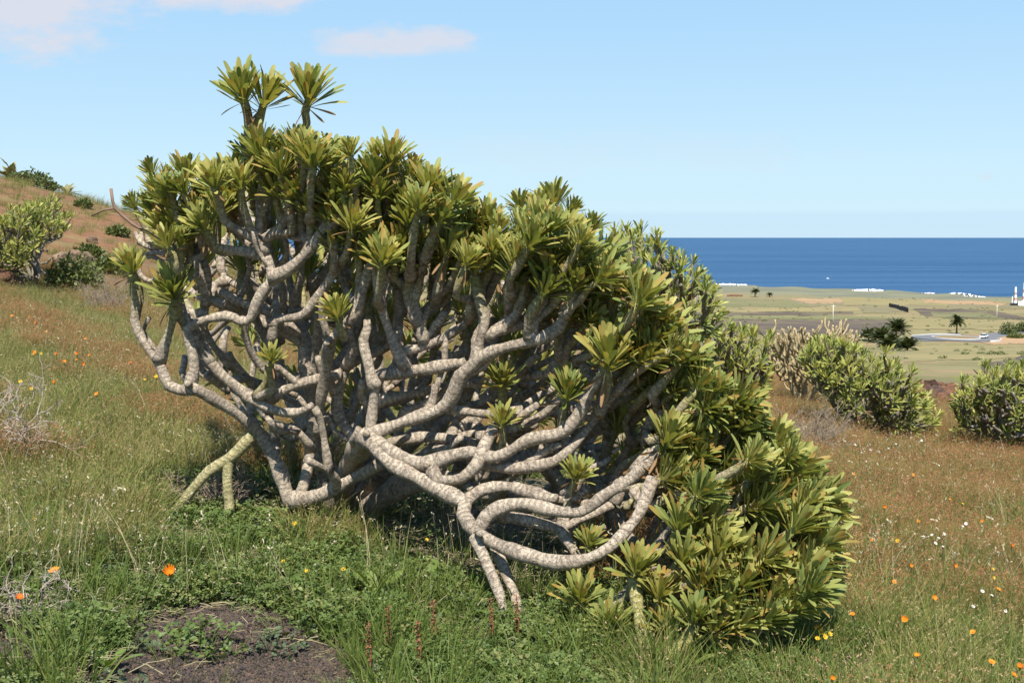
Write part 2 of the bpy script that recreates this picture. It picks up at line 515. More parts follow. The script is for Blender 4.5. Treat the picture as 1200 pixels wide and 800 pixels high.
LAYOUTS = [rosette_layout(100 + i, 58 + (i % 4) * 4) for i in range(9)]
ROS = [rosette_mesh('leaf_rosette', l, mat=M_LEAF) for l in LAYOUTS]
ROS_CORE = [rosette_mesh('leaf_rosette_core', l, lambda f: f > .5, M_LEAF) for l in LAYOUTS]
LEAF_MESHES = []
for kk, (V, F, T) in enumerate(LEAF_GEO):
    LEAF_MESHES.append([mesh('leaf', V, F, M_LEAF, {'lr': np.full(len(V), q), 't': T}) for q in (.1, .3, .5, .7, .9)])
FAR_GEO = [leaf_geo(L, W * 1.15, c, n=3) for L, W, c in LEAF_SHAPES]
FAR_ROS = [rosette_mesh('leaf_rosette_small', rosette_layout(300 + i, 17), mat=M_LEAF_FAR, geo=FAR_GEO) for i in range(6)]

def poisson(poly, spacing, n_try=6000, avoid=(), seed=1):
    r = np.random.default_rng(seed); poly = np.asarray(poly, float)
    lo, hi = poly.min(0), poly.max(0); pts = []
    def inside(p):
        c = False; j = len(poly) - 1
        for i in range(len(poly)):
            if (poly[i][1] > p[1]) != (poly[j][1] > p[1]) and p[0] < (poly[j][0] - poly[i][0]) * (p[1] - poly[i][1]) / (poly[j][1] - poly[i][1]) + poly[i][0]:
                c = not c
            j = i
        return c
    av = [np.array(a[:2], float) for a in avoid]
    for _ in range(n_try):
        p = lo + r.random(2) * (hi - lo)
        if not inside(p): continue
        if any((p[0] - q[0]) ** 2 + (p[1] - q[1]) ** 2 < spacing ** 2 for q in pts): continue
        if any((p[0] - q[0]) ** 2 + (p[1] - q[1]) ** 2 < (spacing * .8) ** 2 for q in av): continue
        pts.append(p)
    return pts

class Skeleton:
    """branches of one shrub: fixed limbs plus stems grown back from every tip to the nearest fitting limb"""
    def __init__(self, seed=0):
        self.p = []; self.d = []; self.r = []; self.paths = []; self.rg = np.random.default_rng(seed)
    def limb(self, pts, r0, r1, age0=0.0, age1=0.0, step=.035, name='branch', nodes=True):
        pts = np.asarray(pts, float)
        rad = np.linspace(r0, r1, len(pts)); rad[0] *= 1.22
        p, r = catmull(pts, rad, step)
        self.paths.append((p, r, age0, age1, name))
        if nodes:
            t = unit(np.gradient(p, axis=0))
            for i in range(0, len(p), 2):
                self.p.append(p[i]); self.d.append(t[i]); self.r.append(r[i])
    def grow(self, tip, axis, r_tip=.025, back=.16, r_gain=.010, share=(.25, .9), age=(0.0, 1.0), maxr=.05, step=.035):
        tip = np.asarray(tip, float); axis = unit(axis)
        q = tip - axis * back
        Pn = np.array(self.p); dn = np.array(self.d)
        v = q - Pn; d = np.linalg.norm(v, axis=1) + 1e-6
        al = (v / d[:, None]) @ axis; al2 = np.sum((v / d[:, None]) * dn, axis=1)
        cost = d * (2.0 - .8 * al - .5 * al2) + np.where(d < .10, .5, 0)
        i = int(np.argmin(cost)); a = Pn[i]; dd = d[i]
        nd = unit(dn[i] * .55 + unit(v[i]) * .6)
        c1 = a + nd * dd * .38; c2 = q - axis * dd * .30
        k = max(3, int(dd / .10)); tt = np.linspace(0, 1, k)[:, None]
        bz = (1 - tt) ** 3 * a + 3 * (1 - tt) ** 2 * tt * c1 + 3 * (1 - tt) * tt ** 2 * c2 + tt ** 3 * q
        bz[1:-1] += self.rg.normal(0, .012 * min(1, dd), (k - 2, 3))
        pts = np.vstack([bz, q + axis * back * .55 + self.rg.normal(0, .006, 3), tip])
        r0 = min(max(r_tip + r_gain * dd * 1.2, r_tip), self.r[i] * 1.0 + .004, maxr)
        rad = np.concatenate([[max(r0, r_tip) * 1.3], np.linspace(max(r0, r_tip), r_tip, k)[1:], [r_tip * 1.02, r_tip * .82]])
        p, r = catmull(pts, rad, step)
        self.paths.append((p, r, age[0], age[1], 'branch'))
        t = unit(np.gradient(p, axis=0)); n = len(p)
        for j in range(int(n * share[0]), int(n * share[1]), 2):
            self.p.append(p[j]); self.d.append(t[j]); self.r.append(r[j])
    def build(self, root, mat, sides=10, rough=.22, limit=300):
        rest = MB(); cnt = 0
        for i, (p, r, a0, a1, name) in enumerate(self.paths):
            V, F, L = tube(p, r, sides, rough, seed=i)
            f = L / max(L[-1], 1e-6)
            span = L[-1]
            age = a0 + (a1 - a0) * np.clip((L - (span - .42)) / .42, 0, 1) if a1 > a0 else np.full(len(L), a0)
            at = dict(age=age, len=L + i * .37)
            if cnt < limit:
                V0 = V - np.array(root.location)
                obj(name, mesh(name, V0, F, mat, at), root); cnt += 1
            else:
                rest.add(V - np.array(root.location), F, **at)
        if rest.n:
            o = obj('branch_tangle', rest.mesh('branch_tangle', mat), root); tag(o, kind='stuff')

# ---- the big shrub
def Df(px, py):                                            # depth of its front surface
    # the upper crown overhangs a little towards the viewer, the right hand foot comes closer downhill
    return 5.50 - .0012 * (px - 600) - (.0024 * (py - 500) if py > 500 else -.0001 * (py - 500))

def W(px, py, off=0.0):
    return P(px, py, Df(px, py) + off)

base = G(392, 606)
shrub = empty('succulent_shrub', base, 'big sprawling succulent shrub with pale knobbly bare branches and olive leaf rosettes', 'shrub')
sk = Skeleton(3)
# hand laid limbs: (pixels, offset behind the front surface at start and end, radius px at start and end, tip age)
def limb(pix, o0, o1, w0, w1, a1=0.0, name='branch', a0=0.0):
    n = len(pix)
    pts = [W(x, y, o0 + (o1 - o0) * i / (n - 1)) for i, (x, y) in enumerate(pix)]
    sk.limb(pts, w0 * .5 * .0037, w1 * .5 * .0036, a0, a1, name=name)

# trunks out of the ground
def gl(px, py, off): p = W(px, py, off); return p
sk.limb([base + (0, .1, -.12), base + (.0, .05, .10), W(405, 560, .75), W(418, 530, .35), W(432, 510, .0)], .075, .050, name='trunk')
sk.limb([base + (-.05, .1, -.10), W(385, 575, .85), W(370, 480, .5), W(360, 420, .45), W(345, 360, .5)], .060, .040, name='trunk')
sk.limb([base + (.05, .2, -.10), W(450, 545, .9), W(520, 480, .8), W(560, 400, .8), W(600, 340, .8), W(620, 300, .8)], .065, .038, name='trunk')
sk.limb([base + (.05, .2, -.10), W(470, 570, .8), W(560, 560, .7), W(660, 520, .7), W(740, 480, .7), W(800, 470, .7)], .060, .035, name='trunk')
sk.limb([base + (0, .2, -.10), W(430, 540, 1.0), W(440, 440, 1.0), W(420, 330, 1.0), W(400, 260, 1.0), W(390, 220, .9)], .065, .036, name='trunk')
sk.limb([base + (.1, .3, -.10), W(480, 560, 1.4), W(560, 480, 1.7), W(620, 400, 1.7), W(660, 340, 1.6)], .060, .034, name='trunk')
sk.limb([base + (0, .3, -.10), W(380, 540, 1.3), W(330, 440, 1.5), W(300, 330, 1.5), W(290, 260, 1.4)], .060, .034, name='trunk')
L_ = limb
L_([(340, 592), (325, 545), (305, 510), (285, 490), (255, 470), (222, 452)], .55, .0, 19, 17, name='trunk')
L_([(345, 590), (356, 568), (365, 520), (370, 480), (366, 445), (372, 395), (374, 365)], .55, .35, 18, 13)
L_([(341, 586), (375, 580), (420, 557), (452, 540)], .55, .35, 20, 18)
L_([(225, 455), (210, 457), (198, 452), (189, 430), (184, 421), (168, 400), (158, 375), (160, 355), (155, 322)], .0, .0, 15, 13, 1)
L_([(186, 424), (197, 392), (203, 372), (204, 357)], .0, -.04, 14, 14, 1)
L_([(292, 464), (262, 441), (236, 411), (222, 388)], .18, .05, 16, 14)
L_([(222, 452), (228, 432), (224, 408), (220, 386), (230, 378), (265, 370), (290, 376), (305, 347), (318, 325), (311, 298), (303, 284), (305, 245), (311, 205)], .02, .0, 14, 13, .8)
L_([(318, 326), (345, 311), (372, 280), (386, 252), (392, 236)], .0, -.05, 15, 13, .7)
L_([(305, 283), (326, 269), (338, 254), (345, 232)], .0, .05, 13, 11, 1)
L_([(300, 465), (312, 448), (316, 428)], .12, .05, 13, 11, 1, a0=.4)
L_([(288, 462), (320, 480), (350, 483), (366, 474)], .14, .08, 13, 11)
L_([(255, 341), (286, 356), (326, 371), (350, 392)], .2, .25, 13, 13)
L_([(318, 402), (325, 376), (355, 370), (371, 350), (386, 328), (402, 300)], .12, .05, 14, 12, .7)
L_([(384, 402), (405, 380), (420, 364), (424, 344), (434, 314), (440, 300)], .05, .0, 15, 12, .8)
L_([(386, 400), (382, 430), (376, 470), (372, 510)], .06, .3, 14, 15)
L_([(432, 510), (437, 480), (440, 447)], .0, -.03, 14, 14)
L_([(438, 441), (455, 438), (500, 432), (546, 424)], .14, .08, 17, 16)
L_([(400, 438), (350, 450), (322, 462), (298, 468)], .25, .15, 15, 14)
L_([(432, 510), (455, 501), (480, 492), (515, 480), (530, 464), (540, 440), (556, 426), (570, 415), (600, 405), (630, 398), (655, 384), (664, 360), (671, 342)], .0, -.08, 18, 15, .6)
L_([(556, 426), (562, 400), (568, 375), (560, 345), (557, 322)], -.02, .0, 15, 12, 1)
L_([(568, 396), (595, 380), (610, 360), (621, 338)], .0, .05, 13, 11, 1)
L_([(620, 399), (628, 370), (638, 345), (642, 322)], -.06, -.08, 13, 11, .5)
L_([(477, 432), (461, 400), (450, 370), (443, 340), (440, 312)], .1, .0, 15, 12, .5)
L_([(474, 412), (500, 405), (530, 390), (556, 369), (572, 345)], .12, .15, 13, 12)
L_([(497, 402), (490, 370), (482, 340), (479, 318)], .12, .1, 13, 11, .8)
L_([(495, 371), (520, 341), (540, 320), (552, 305)], .2, .15, 14, 12)
L_([(520, 478), (545, 482), (578, 485), (612, 480)], .04, .02, 13, 11)
L_([(560, 512), (592, 505), (620, 495), (646, 479), (662, 462)], .1, .0, 13, 13, .5)
L_([(432, 510), (460, 530), (495, 543), (520, 537), (550, 530), (582, 535), (620, 515), (655, 508), (676, 490), (688, 466), (705, 440), (712, 420)], .0, -.1, 19, 14, .8)
L_([(432, 512), (455, 540), (490, 560), (530, 581), (545, 590), (543, 602), (550, 615), (562, 626), (590, 641), (622, 652), (655, 659), (690, 654), (715, 641), (735, 620), (750, 600), (765, 560)], .0, -.15, 21, 14, .4)
L_([(560, 624), (570, 605), (586, 595), (612, 590), (650, 598), (680, 600), (702, 585), (718, 574), (742, 558), (768, 530), (785, 510)], -.05, -.1, 17, 13, .6)
L_([(506, 550), (514, 562), (540, 560), (558, 545), (569, 520), (580, 498)], -.05, -.06, 15, 15)
L_([(552, 538), (572, 546), (610, 548), (650, 540), (673, 520), (692, 498), (712, 470)], .05, .0, 15, 12, .6)
L_([(545, 590), (560, 576), (590, 570), (622, 575), (662, 586), (690, 572)], .03, .1, 15, 12)
L_([(585, 603), (620, 610), (656, 618), (680, 608), (720, 590)], .05, .1, 14, 12)
L_([(480, 545), (520, 520), (570, 508), (620, 520), (660, 530)], .25, .3, 14, 12)
L_([(450, 520), (500, 512), (540, 516), (590, 525)], .2, .2, 14, 12)
L_([(440, 470), (480, 462), (530, 452), (575, 447), (610, 440)], .3, .3, 14, 12)
L_([(420, 520), (395, 480), (405, 430), (418, 400), (412, 360)], .35, .3, 16, 13)
L_([(557, 628), (572, 664), (585, 695), (592, 724)], -.06, -.02, 13, 12)
L_([(578, 636), (590, 665), (604, 700), (608, 722)], .06, .05, 12, 12)
L_([(764, 790), (752, 742), (746, 702), (744, 676)], -.12, -.12, 14, 13, 1, a0=.8)
L_([(762, 784), (790, 764), (806, 748), (813, 728)], -.18, -.18, 18, 14, 1, a0=.95)
L_([(690, 727), (715, 711), (735, 695), (760, 660), (770, 640)], .05, .0, 14, 13)
L_([(762, 785), (800, 720), (850, 660), (890, 620)], .3, .4, 18, 14)
L_([(760, 660), (800, 620), (850, 590), (900, 560)], .3, .3, 15, 12)
L_([(206, 314), (197, 290), (190, 262), (187, 246)], .1, .1, 13, 13, 1)
L_([(222, 388), (213, 360), (207, 335), (206, 312)], .08, .1, 13, 13)
# pale dead coils behind the left stems
L_([(190, 322), (178, 330), (165, 322), (164, 306), (178, 300), (191, 306), (192, 318), (183, 320)], .25, .25, 7, 6)
L_([(195, 288), (178, 290), (165, 284), (158, 272)], .25, .28, 8, 6)
L_([(200, 300), (185, 296), (172, 298)], .22, .25, 7, 6)
L_([(175, 372), (168, 388), (178, 404), (186, 420)], .1, .1, 6, 8)
# the snapped, yellowed branch propped on the ground
for pix, w0, w1 in (([(298, 506), (285, 522), (268, 538), (245, 552), (222, 578), (203, 603), (196, 610)], 15, 11), ([(268, 536), (266, 560), (268, 585), (270, 604)], 11, 12), ([(203, 601), (212, 612), (216, 622)], 9, 8)):
    n = len(pix); Dg = G(235, 612)[1]
    pts = [P(x, y, W(298, 506, .3)[1] + (Dg - W(298, 506, .3)[1]) * min(1, max(0, (y - 506) / 90))) for x, y in pix]
    V, F, Ln = tube(*catmull(pts, np.linspace(w0, w1, n) * .5 * .0045, .04), 8, .1, seed=9)
    o = obj('broken_branch', mesh('broken_branch', V - base, F, M_DEAD, dict(age=np.zeros(len(V)), len=Ln)), shrub)
    tag(o, 'yellowed snapped branch propped on the ground')
# cut stubs
for (x, y, off, s) in ((441, 450, -.03, 15), (430, 509, -.05, 11), (501, 543, -.05, 10), (561, 625, -.12, 9), (221, 450, -.03, 12), (384, 402, .0, 11)):
    c = W(x, y, off); a = unit(np.array([.1, -1, .25]) + rng.normal(0, .15, 3))
    V, F, Ln = tube([c + a * -.02, c + a * .022, c + a * .034], np.array([.42, .40, .30]) * s * .0041, 9, .1, seed=int(x))
    obj('cut_stub', mesh('cut_stub', V - base, F, M_BARK, dict(age=np.zeros(len(V)), len=Ln)), shrub)

# rosettes placed by eye: base pixel, offset, scale, direction in the picture (right, up), towards the camera
EX = [(285, 116, .0, 1.3, -.05, 1, .45), (309, 122, .05, 1.25, .4, 1, .35), (361, 119, .1, 1.35, .15, 1, .45),
      (305, 182, -.05, 1.25, -.1, 1, .25), (345, 182, .0, 1.2, .15, 1, .15), (385, 190, .1, 1.1, .2, 1, .2),
      (178, 203, .5, .62, -.4, 1, .1), (193, 208, .45, .55, .3, 1, .1), (158, 243, .3, .62, -.45, 1, .15), (172, 240, .35, .55, .2, 1, .2),
      (187, 243, .1, .95, .1, 1, .25), (218, 210, .12, .95, .1, 1, .2), (226, 232, .2, .8, .5, 1, .2), (262, 212, .15, .95, .1, 1, .1),
      (255, 252, .0, 1.1, .15, 1, .35), (226, 275, .1, .9, .2, 1, .4), (204, 350, -.06, 1.35, .0, 1, .75), (155, 318, -.02, 1.05, -.15, 1, .35),
      (392, 240, -.07, 1.1, .1, 1, .4), (312, 206, -.04, 1.0, .0, 1, .4), (350, 232, -.02, 1.15, .0, 1, .5), (400, 232, -.05, 1.2, .15, 1, .45), (392, 290, .0, .9, .2, 1, .5), (440, 300, -.05, 1.1, .0, 1, .6),
      (396, 372, -.08, .85, -.25, 1, .3), (318, 424, -.02, .7, .1, 1, .5), (588, 452, .1, 1.05, .0, 1, .6), (588, 497, -.08, .75, .05, 1, .4),
      (664, 466, -.02, 1.0, .1, 1, .4), (712, 428, -.12, 1.6, .05, 1, .45), (557, 318, .0, 1.1, .15, 1, .3), (642, 318, -.1, 1.2, .1, 1, .35),
      (672, 338, -.1, 1.2, .35, 1, .3), (480, 315, .05, 1.05, .2, 1, .4), (623, 334, .05, 1.0, .1, 1, .4),
      (650, 240, .5, .95, -.1, 1, .1), (668, 248, .55, .6, .4, .9, .1), (692, 270, .5, .7, .35, .9, .1), (632, 250, .45, .85, -.3, .9, .2), (610, 245, .4, .7, -.3, .9, .1),
      (745, 672, -.12, 1.1, .15, 1, .5), (772, 700, -.08, .95, .2, 1, .4), (780, 738, -.06, .8, .05, 1, .5), (812, 730, -.18, 1.05, .1, 1, .4),
      (680, 705, -.02, .95, -.1, 1, .5), (675, 560, -.02, .75, .3, 1, .6), (690, 640, .0, .7, .2, 1, .5),
      (835, 742, -.12, 1.1, .3, .9, .5), (862, 735, -.1, 1.1, .5, .8, .4), (893, 728, -.08, 1.1, .6, .8, .4), (925, 712, -.05, 1.1, .7, .7, .3), (715, 735, -.1, .9, -.2, 1, .5), (845, 710, -.12, 1.1, .35, .9, .5), (820, 690, -.14, 1.1, .3, 1, .5), (800, 660, -.14, 1.1, .25, 1, .5), (795, 620, -.14, 1.15, .25, 1, .5), (840, 650, -.14, 1.15, .35, 1, .5), (865, 690, -.1, 1.2, .45, .9, .35), (900, 700, -.05, 1.15, .6, .8, .3), (940, 670, -.05, 1.2, .7, .75, .25), (955, 640, .0, 1.2, .75, .7, .25), (930, 620, -.1, 1.2, .5, .9, .35),
      (880, 560, -.1, 1.3, .4, 1, .35), (925, 555, .0, 1.25, .65, .85, .2), (905, 520, .1, 1.1, .5, .9, .2), (840, 500, -.05, 1.3, .35, 1, .3), (780, 520, -.12, 1.3, .35, 1, .4)]
POLY = [(170, 232), (215, 228), (262, 225), (290, 192), (330, 186), (390, 188), (440, 188), (478, 206), (525, 245), (580, 275), (620, 268), (650, 268), (688, 300), (716, 340), (760, 392), (800, 430), (845, 470), (895, 520), (935, 560), (952, 610), (958, 668), (925, 692), (865, 712), (805, 722),
        (775, 690), (792, 640), (780, 590), (748, 540), (748, 500), (722, 452), (690, 405), (640, 360), (590, 338), (540, 332), (470, 325), (420, 312), (395, 268), (330, 250), (285, 248), (236, 285), (195, 305)]
CEN = W(470, 560, .7)
PC = np.mean(POLY, axis=0)
POLY = [(x + (14 if x > 700 else 0), y - (8 if y < 420 else -6 if y > 640 else 0)) for x, y in POLY]
tips = []
for (x, y, off, s, ax, ay, az) in EX:
    tips.append((W(x, y, off), unit([ax, -az, ay]), s * (.88 if s >= 1.05 and y > 150 else 1), True))
for q in poisson(POLY, 15.5, 24000, EX, 11):
    p = W(q[0], q[1], rng.normal(.07, .13))
    o = unit(p - CEN)
    ax = unit(o * .8 + np.array([.22, -.30, .62]) + rng.normal(0, .16, 3))
    tips.append((p, ax, rng.uniform(.62, 1.12), True))
INN = [(200, 260), (300, 225), (440, 220), (560, 290), (660, 310), (760, 420), (880, 530), (930, 620), (900, 680), (800, 690), (740, 560), (680, 440), (560, 380), (430, 360), (300, 300), (220, 330)]
for off, sp, sd in ((.45, 34, 21), (.95, 40, 22), (1.5, 46, 23)):
    for q in poisson(INN, sp, 4000, (), sd):
        p = W(q[0], q[1] + 16, off + rng.normal(0, .12))
        o = unit(p - CEN)
        ax = unit(o * .7 + np.array([.1, .15, .7]) + rng.normal(0, .2, 3))
        tips.append((p, ax, rng.uniform(.8, 1.1), False))
BACK = [(190, 250), (300, 215), (440, 215), (560, 285), (660, 310), (760, 420), (880, 530), (930, 620), (900, 690), (780, 700), (660, 620), (560, 560), (440, 540), (330, 520), (240, 430), (185, 360)]
for off, sp, sd in ((1.9, 44, 31), (2.3, 50, 32)):
    for q in poisson(BACK, sp, 4000, (), sd):
        p = W(q[0], q[1], off + rng.normal(0, .15))
        if p[2] < hgt(p[0], p[1]) + .3: continue
        ax = unit(unit(p - CEN) * .7 + np.array([0, .35, .5]) + rng.normal(0, .2, 3))
        tips.append((p, ax, rng.uniform(.9, 1.2), False))
# bare inner stems that fill the dark heart of the shrub
BARE = [(200, 300), (300, 260), (420, 320), (540, 340), (640, 380), (700, 450), (740, 560), (720, 620), (620, 600), (540, 540), (440, 500), (360, 540), (280, 480), (215, 420)]
bare = []
for off, sp, sd in ((.12, 54, 45), (.28, 42, 41), (.6, 38, 42), (1.0, 38, 43), (1.5, 42, 44)):
    for q in poisson(BARE, sp, 3000, (), sd):
        p = W(q[0], q[1], off + rng.normal(0, .1))
        if p[2] < hgt(p[0], p[1]) + .15: continue
        bare.append((p, unit(unit(p - CEN) + np.array([.35, -.1, .45]) + rng.normal(0, .35, 3)), 1.0, False))
order = sorted(range(len(tips)), key=lambda i: np.linalg.norm(tips[i][0] - CEN))
for i in order:
    p, ax, s, fr = tips[i]
    sk.grow(p, ax, .0205 * min(1.05, .55 + .45 * s), .10 + .12 * rng.random())
for p, ax, s, fr in sorted(bare, key=lambda b: np.linalg.norm(b[0] - CEN)):
    sk.grow(p, ax, rng.uniform(.013, .024), .1, age=(0, .3))
sk.build(shrub, M_BARK, limit=300)
n_leaf = 0; rest = MB()
vis = sorted(range(len(tips)), key=lambda i: (not tips[i][3], tips[i][0][1]))
for rank, i in enumerate(vis):
    p, ax, s, fr = tips[i]
    k = int(rng.integers(0, len(ROS))); Mx = Matrix.Translation(-Vector(base)) @ TRS(p, ax, rng.uniform(0, 6.28), s)
    if rank < 300:
        if n_leaf < 290 and i < len(EX) and s >= 1.09:
            o = obj('leaf_rosette', ROS_CORE[k], shrub, M=Mx)
            for f, M, kk, lr in LAYOUTS[k]:
                if f <= .5:
                    obj('leaf', LEAF_MESHES[kk][int(lr * 5)], o, M=M); n_leaf += 1
        else:
            obj('leaf_rosette', ROS[k], shrub, M=Mx)
    else:
        for f, M, kk, lr in LAYOUTS[k]:
            V, F, T = LEAF_GEO[kk]
            rest.add(xf(Mx @ M, V), F, lr=abs(lr), t=T, dead=1.0 if lr < 0 else 0.0)
if rest.n:
    tag(obj('inner_rosettes', rest.mesh('inner_rosettes', M_LEAF), shrub), kind='stuff')
print('main shrub: rosettes', len(tips), 'paths', len(sk.paths), 'leaves', n_leaf)

# ------------------------------------------------------------------ other shrubs, farther off
def far_shrub(name, label, cat, poly, D, thick, spacing, rootpx, scale, seed, group=None, bare=0, bare_poly=None, rosettes=True, mat=M_BARK_FAR, up=.6, rt=.02, tipage=1.0, limbs=6, side=(0, 0), lean=(0, 0, 0)):
    r = np.random.default_rng(seed)
    x0 = (rootpx - 600) / FPX * D
    b = np.array([x0, D, float(hgt(x0, D))])
    root = empty(name, b, label, cat, group)
    S = Skeleton(seed)
    poly = np.asarray(poly, float)
    cx, cy = poly.mean(0)
    cen = P(cx, cy + 25, D)
    tp = []
    for layer, off in enumerate((-thick * .5, 0, thick * .5)):
        for q in poisson(poly, spacing * (1 + .15 * layer), 2500, (), seed + layer):
            e = (q - np.array([cx, cy])) / (poly.max(0) - poly.min(0)) * 2
            k = math.sqrt(max(.1, 1 - .8 * min(1, e @ e)))
            p = P(q[0], q[1], D + off * k + r.normal(0, .08 * thick))
            gz = float(hgt(p[0], p[1]))
            if rosettes and math.sin(p[0] * 7.3 + seed) + math.sin(p[2] * 8.1 + p[1] * 5 + seed) < -1.2: continue
            if r.random() < .15: p = p + unit(p - cen) * r.uniform(.05, .22)
            if p[2] < gz + .06: p[2] = gz + .06 + r.random() * .1
            ax = unit(unit(p - cen) * .8 + np.array([.1, -.25 + .3 * layer, up]) + np.array(lean) + r.normal(0, .18 if rosettes else .3, 3))
            tp.append((p, ax, rosettes))
    lim = poly.max(0) - poly.min(0)
    for k in range(limbs):
        q = poly[int(k * len(poly) / limbs)] * .6 + np.array([cx, cy]) * .4
        e = P(q[0], q[1], D + r.uniform(-.4, .4) * thick)
        e[2] = max(e[2], float(hgt(e[0], e[1])) + .12)
        mid = b * .45 + e * .55 + r.normal(0, .08, 3) + np.array([0, 0, -.05])
        mid[2] = max(mid[2], float(hgt(mid[0], mid[1])) + .08)
        S.limb([b + r.normal(0, .03, 3) * (1, 1, 0) - (0, 0, .12), b * .8 + mid * .2 + (0, 0, .05), mid, e], .05, .03, step=.08, name='trunk' if k == 0 else 'branch')
    for q in range(bare):
        pl = poisson(bare_poly if bare_poly is not None else poly, 4, 40, (), seed + 77 + q)
        p = P(pl[0][0], pl[0][1], D - thick * .55 + r.normal(0, .1))
        p[2] = max(p[2], float(hgt(p[0], p[1])) + .08)
        tp.append((p, unit(unit(p - cen) + np.array([side[0], -.3, .25]) + r.normal(0, .3, 3)), False))
    tp.sort(key=lambda t: np.linalg.norm(t[0] - b))
    for p, ax, ro in tp:
        S.grow(p, ax, rt * (1 if ro else .95), .10 + .06 * r.random(), age=(0, tipage if ro else 0), step=.09)
    S.build(root, mat, sides=6, rough=.1, limit=290)
    n = 0; rest = MB(); FL = [rosette_layout(300 + i, 17) for i in range(6)]
    for p, ax, ro in tp:
        if not ro: continue
        k = int(r.integers(0, len(FAR_ROS))); Mx = Matrix.Translation(-Vector(b)) @ TRS(p, ax, r.uniform(0, 6.28), scale * r.uniform(.8, 1.15))
        if n < 290:
            obj('leaf_rosette', FAR_ROS[k], root, M=Mx); n += 1
        else:
            for f, M, kk, lr in FL[k]:
                V, F, T = FAR_GEO[kk]; rest.add(xf(Mx @ M, V), F, lr=abs(lr), t=T, dead=1.0 if lr < 0 else 0.0)
    if rest.n:
        tag(obj('inner_rosettes', rest.mesh('inner_rosettes', M_LEAF_FAR), root), kind='stuff')
    return root

far_shrub('succulent_shrub', 'open crowned succulent shrub standing against the sea behind the big shrub', 'shrub',
          [(724, 278), (750, 272), (765, 282), (785, 296), (800, 310), (822, 322), (838, 345), (845, 365), (838, 400), (800, 420), (760, 400), (745, 350), (735, 310)], 12.5, 1.5, 10.5, 790, .95, 51, 'leafy succulent shrubs', bare=14, bare_poly=[(735, 300), (800, 330), (850, 390), (820, 420), (760, 400)], up=.8)
far_shrub('succulent_shrub', 'low leafy succulent shrub between the open crowned one and the dry yellow stems', 'shrub',
          [(835, 395), (862, 385), (885, 395), (898, 415), (900, 445), (880, 465), (845, 460), (830, 430)], 13.5, 1.3, 9.5, 862, 1.0, 52, 'leafy succulent shrubs', bare=8, up=.7)
far_shrub('succulent_shrub', 'broad green succulent shrub growing below the dry yellow stems', 'shrub',
          [(942, 415), (960, 400), (985, 404), (1020, 418), (1050, 430), (1068, 455), (1088, 478), (1094, 503), (1060, 512), (1010, 500), (975, 470), (950, 440)], 16.2, 2.0, 7, 1020, 1.05, 53, 'leafy succulent shrubs', bare=18, bare_poly=[(1010, 430), (1060, 440), (1070, 480), (1040, 490), (1000, 450)], up=.6)
far_shrub('dry_candelabra_shrub', 'leafless shrub of upright pale yellow stems', 'shrub',
          [(898, 388), (925, 382), (958, 385), (985, 378), (1006, 388), (1006, 405), (985, 415), (955, 440), (925, 448), (902, 425)], 19.6, 1.5, 5.2, 945, 1, 54, None, rosettes=False, mat=M_STEM_YELLOW, up=1.1, rt=.017, tipage=1.0, limbs=8)
far_shrub('succulent_shrub', 'succulent shrub with pale tangled stems right of the red boulders', 'shrub',
          [(1122, 468), (1150, 440), (1180, 432), (1210, 430), (1240, 450), (1240, 520), (1200, 522), (1160, 515), (1130, 500)], 15.8, 1.9, 7.3, 1178, 1.0, 55, 'leafy succulent shrubs', bare=26, bare_poly=[(1140, 450), (1200, 440), (1200, 500), (1150, 500)], side=(-.4, 0), up=.6)
far_shrub('succulent_shrub', 'rounded dark green succulent shrub below the red earth hill', 'shrub',
          [(-30, 265), (0, 258), (30, 244), (62, 238), (78, 252), (74, 272), (45, 286), (30, 312), (0, 318), (20, 326), (-40, 322)], 26, 2.4, 5.6, 40, 1.35, 56, 'leafy succulent shrubs', bare=12, bare_poly=[(30, 280), (60, 285), (60, 320), (40, 325)], up=.7)

# ---- twiggy bushes
def twig_bush(name, label, cat, c, rx, rz, n, mat, seed, r0=.006, group=None, flat=0.0, spread=1.0, dirs=None, depth=3, name_part='branch'):
    r = np.random.default_rng(seed)
    c = np.asarray(c, float); root = empty(name, c, label, cat, group)
    for k in range(n):
        mb = MB()
        if dirs is not None:
            d = unit(np.array(dirs[k % len(dirs)]) + r.normal(0, .12, 3))
        else:
            az = r.uniform(0, 6.28); t = math.sqrt(r.random()) * spread
            d = unit([math.cos(az) * t * rx, math.sin(az) * t * rx, rz * (1.05 - .7 * t * t) + .05])
        ln = math.hypot(rx * math.hypot(d[0], d[1]), rz * d[2]) * r.uniform(.75, 1.1)
        def rec(p, d, ln, rad, lev):
            m = 4; pts = [p]; dd = d
            for _ in range(m):
                dd = unit(dd + r.normal(0, .16, 3) + np.array([0, 0, -flat * .1])); q = pts[-1] + dd * ln / m
                pts.append(q)
            V, F, L = tube(pts, np.linspace(rad, rad * .45, m + 1), 4 if lev else 5, 0, False)
            mb.add(V, F)
            if lev < depth:
                for _ in range(int(r.integers(3, 5))):
                    i = int(r.integers(1, m + 1))
                    rec(pts[i], unit(dd + r.normal(0, .6, 3)), ln * r.uniform(.35, .6), rad * .62, lev + 1)
        rec(r.normal(0, .12, 3) * (rx, rx, 0) - (0, 0, .04), d, ln * .62, r0, 0)
        obj(name_part, mb.mesh(name_part, mat), root)
    return root

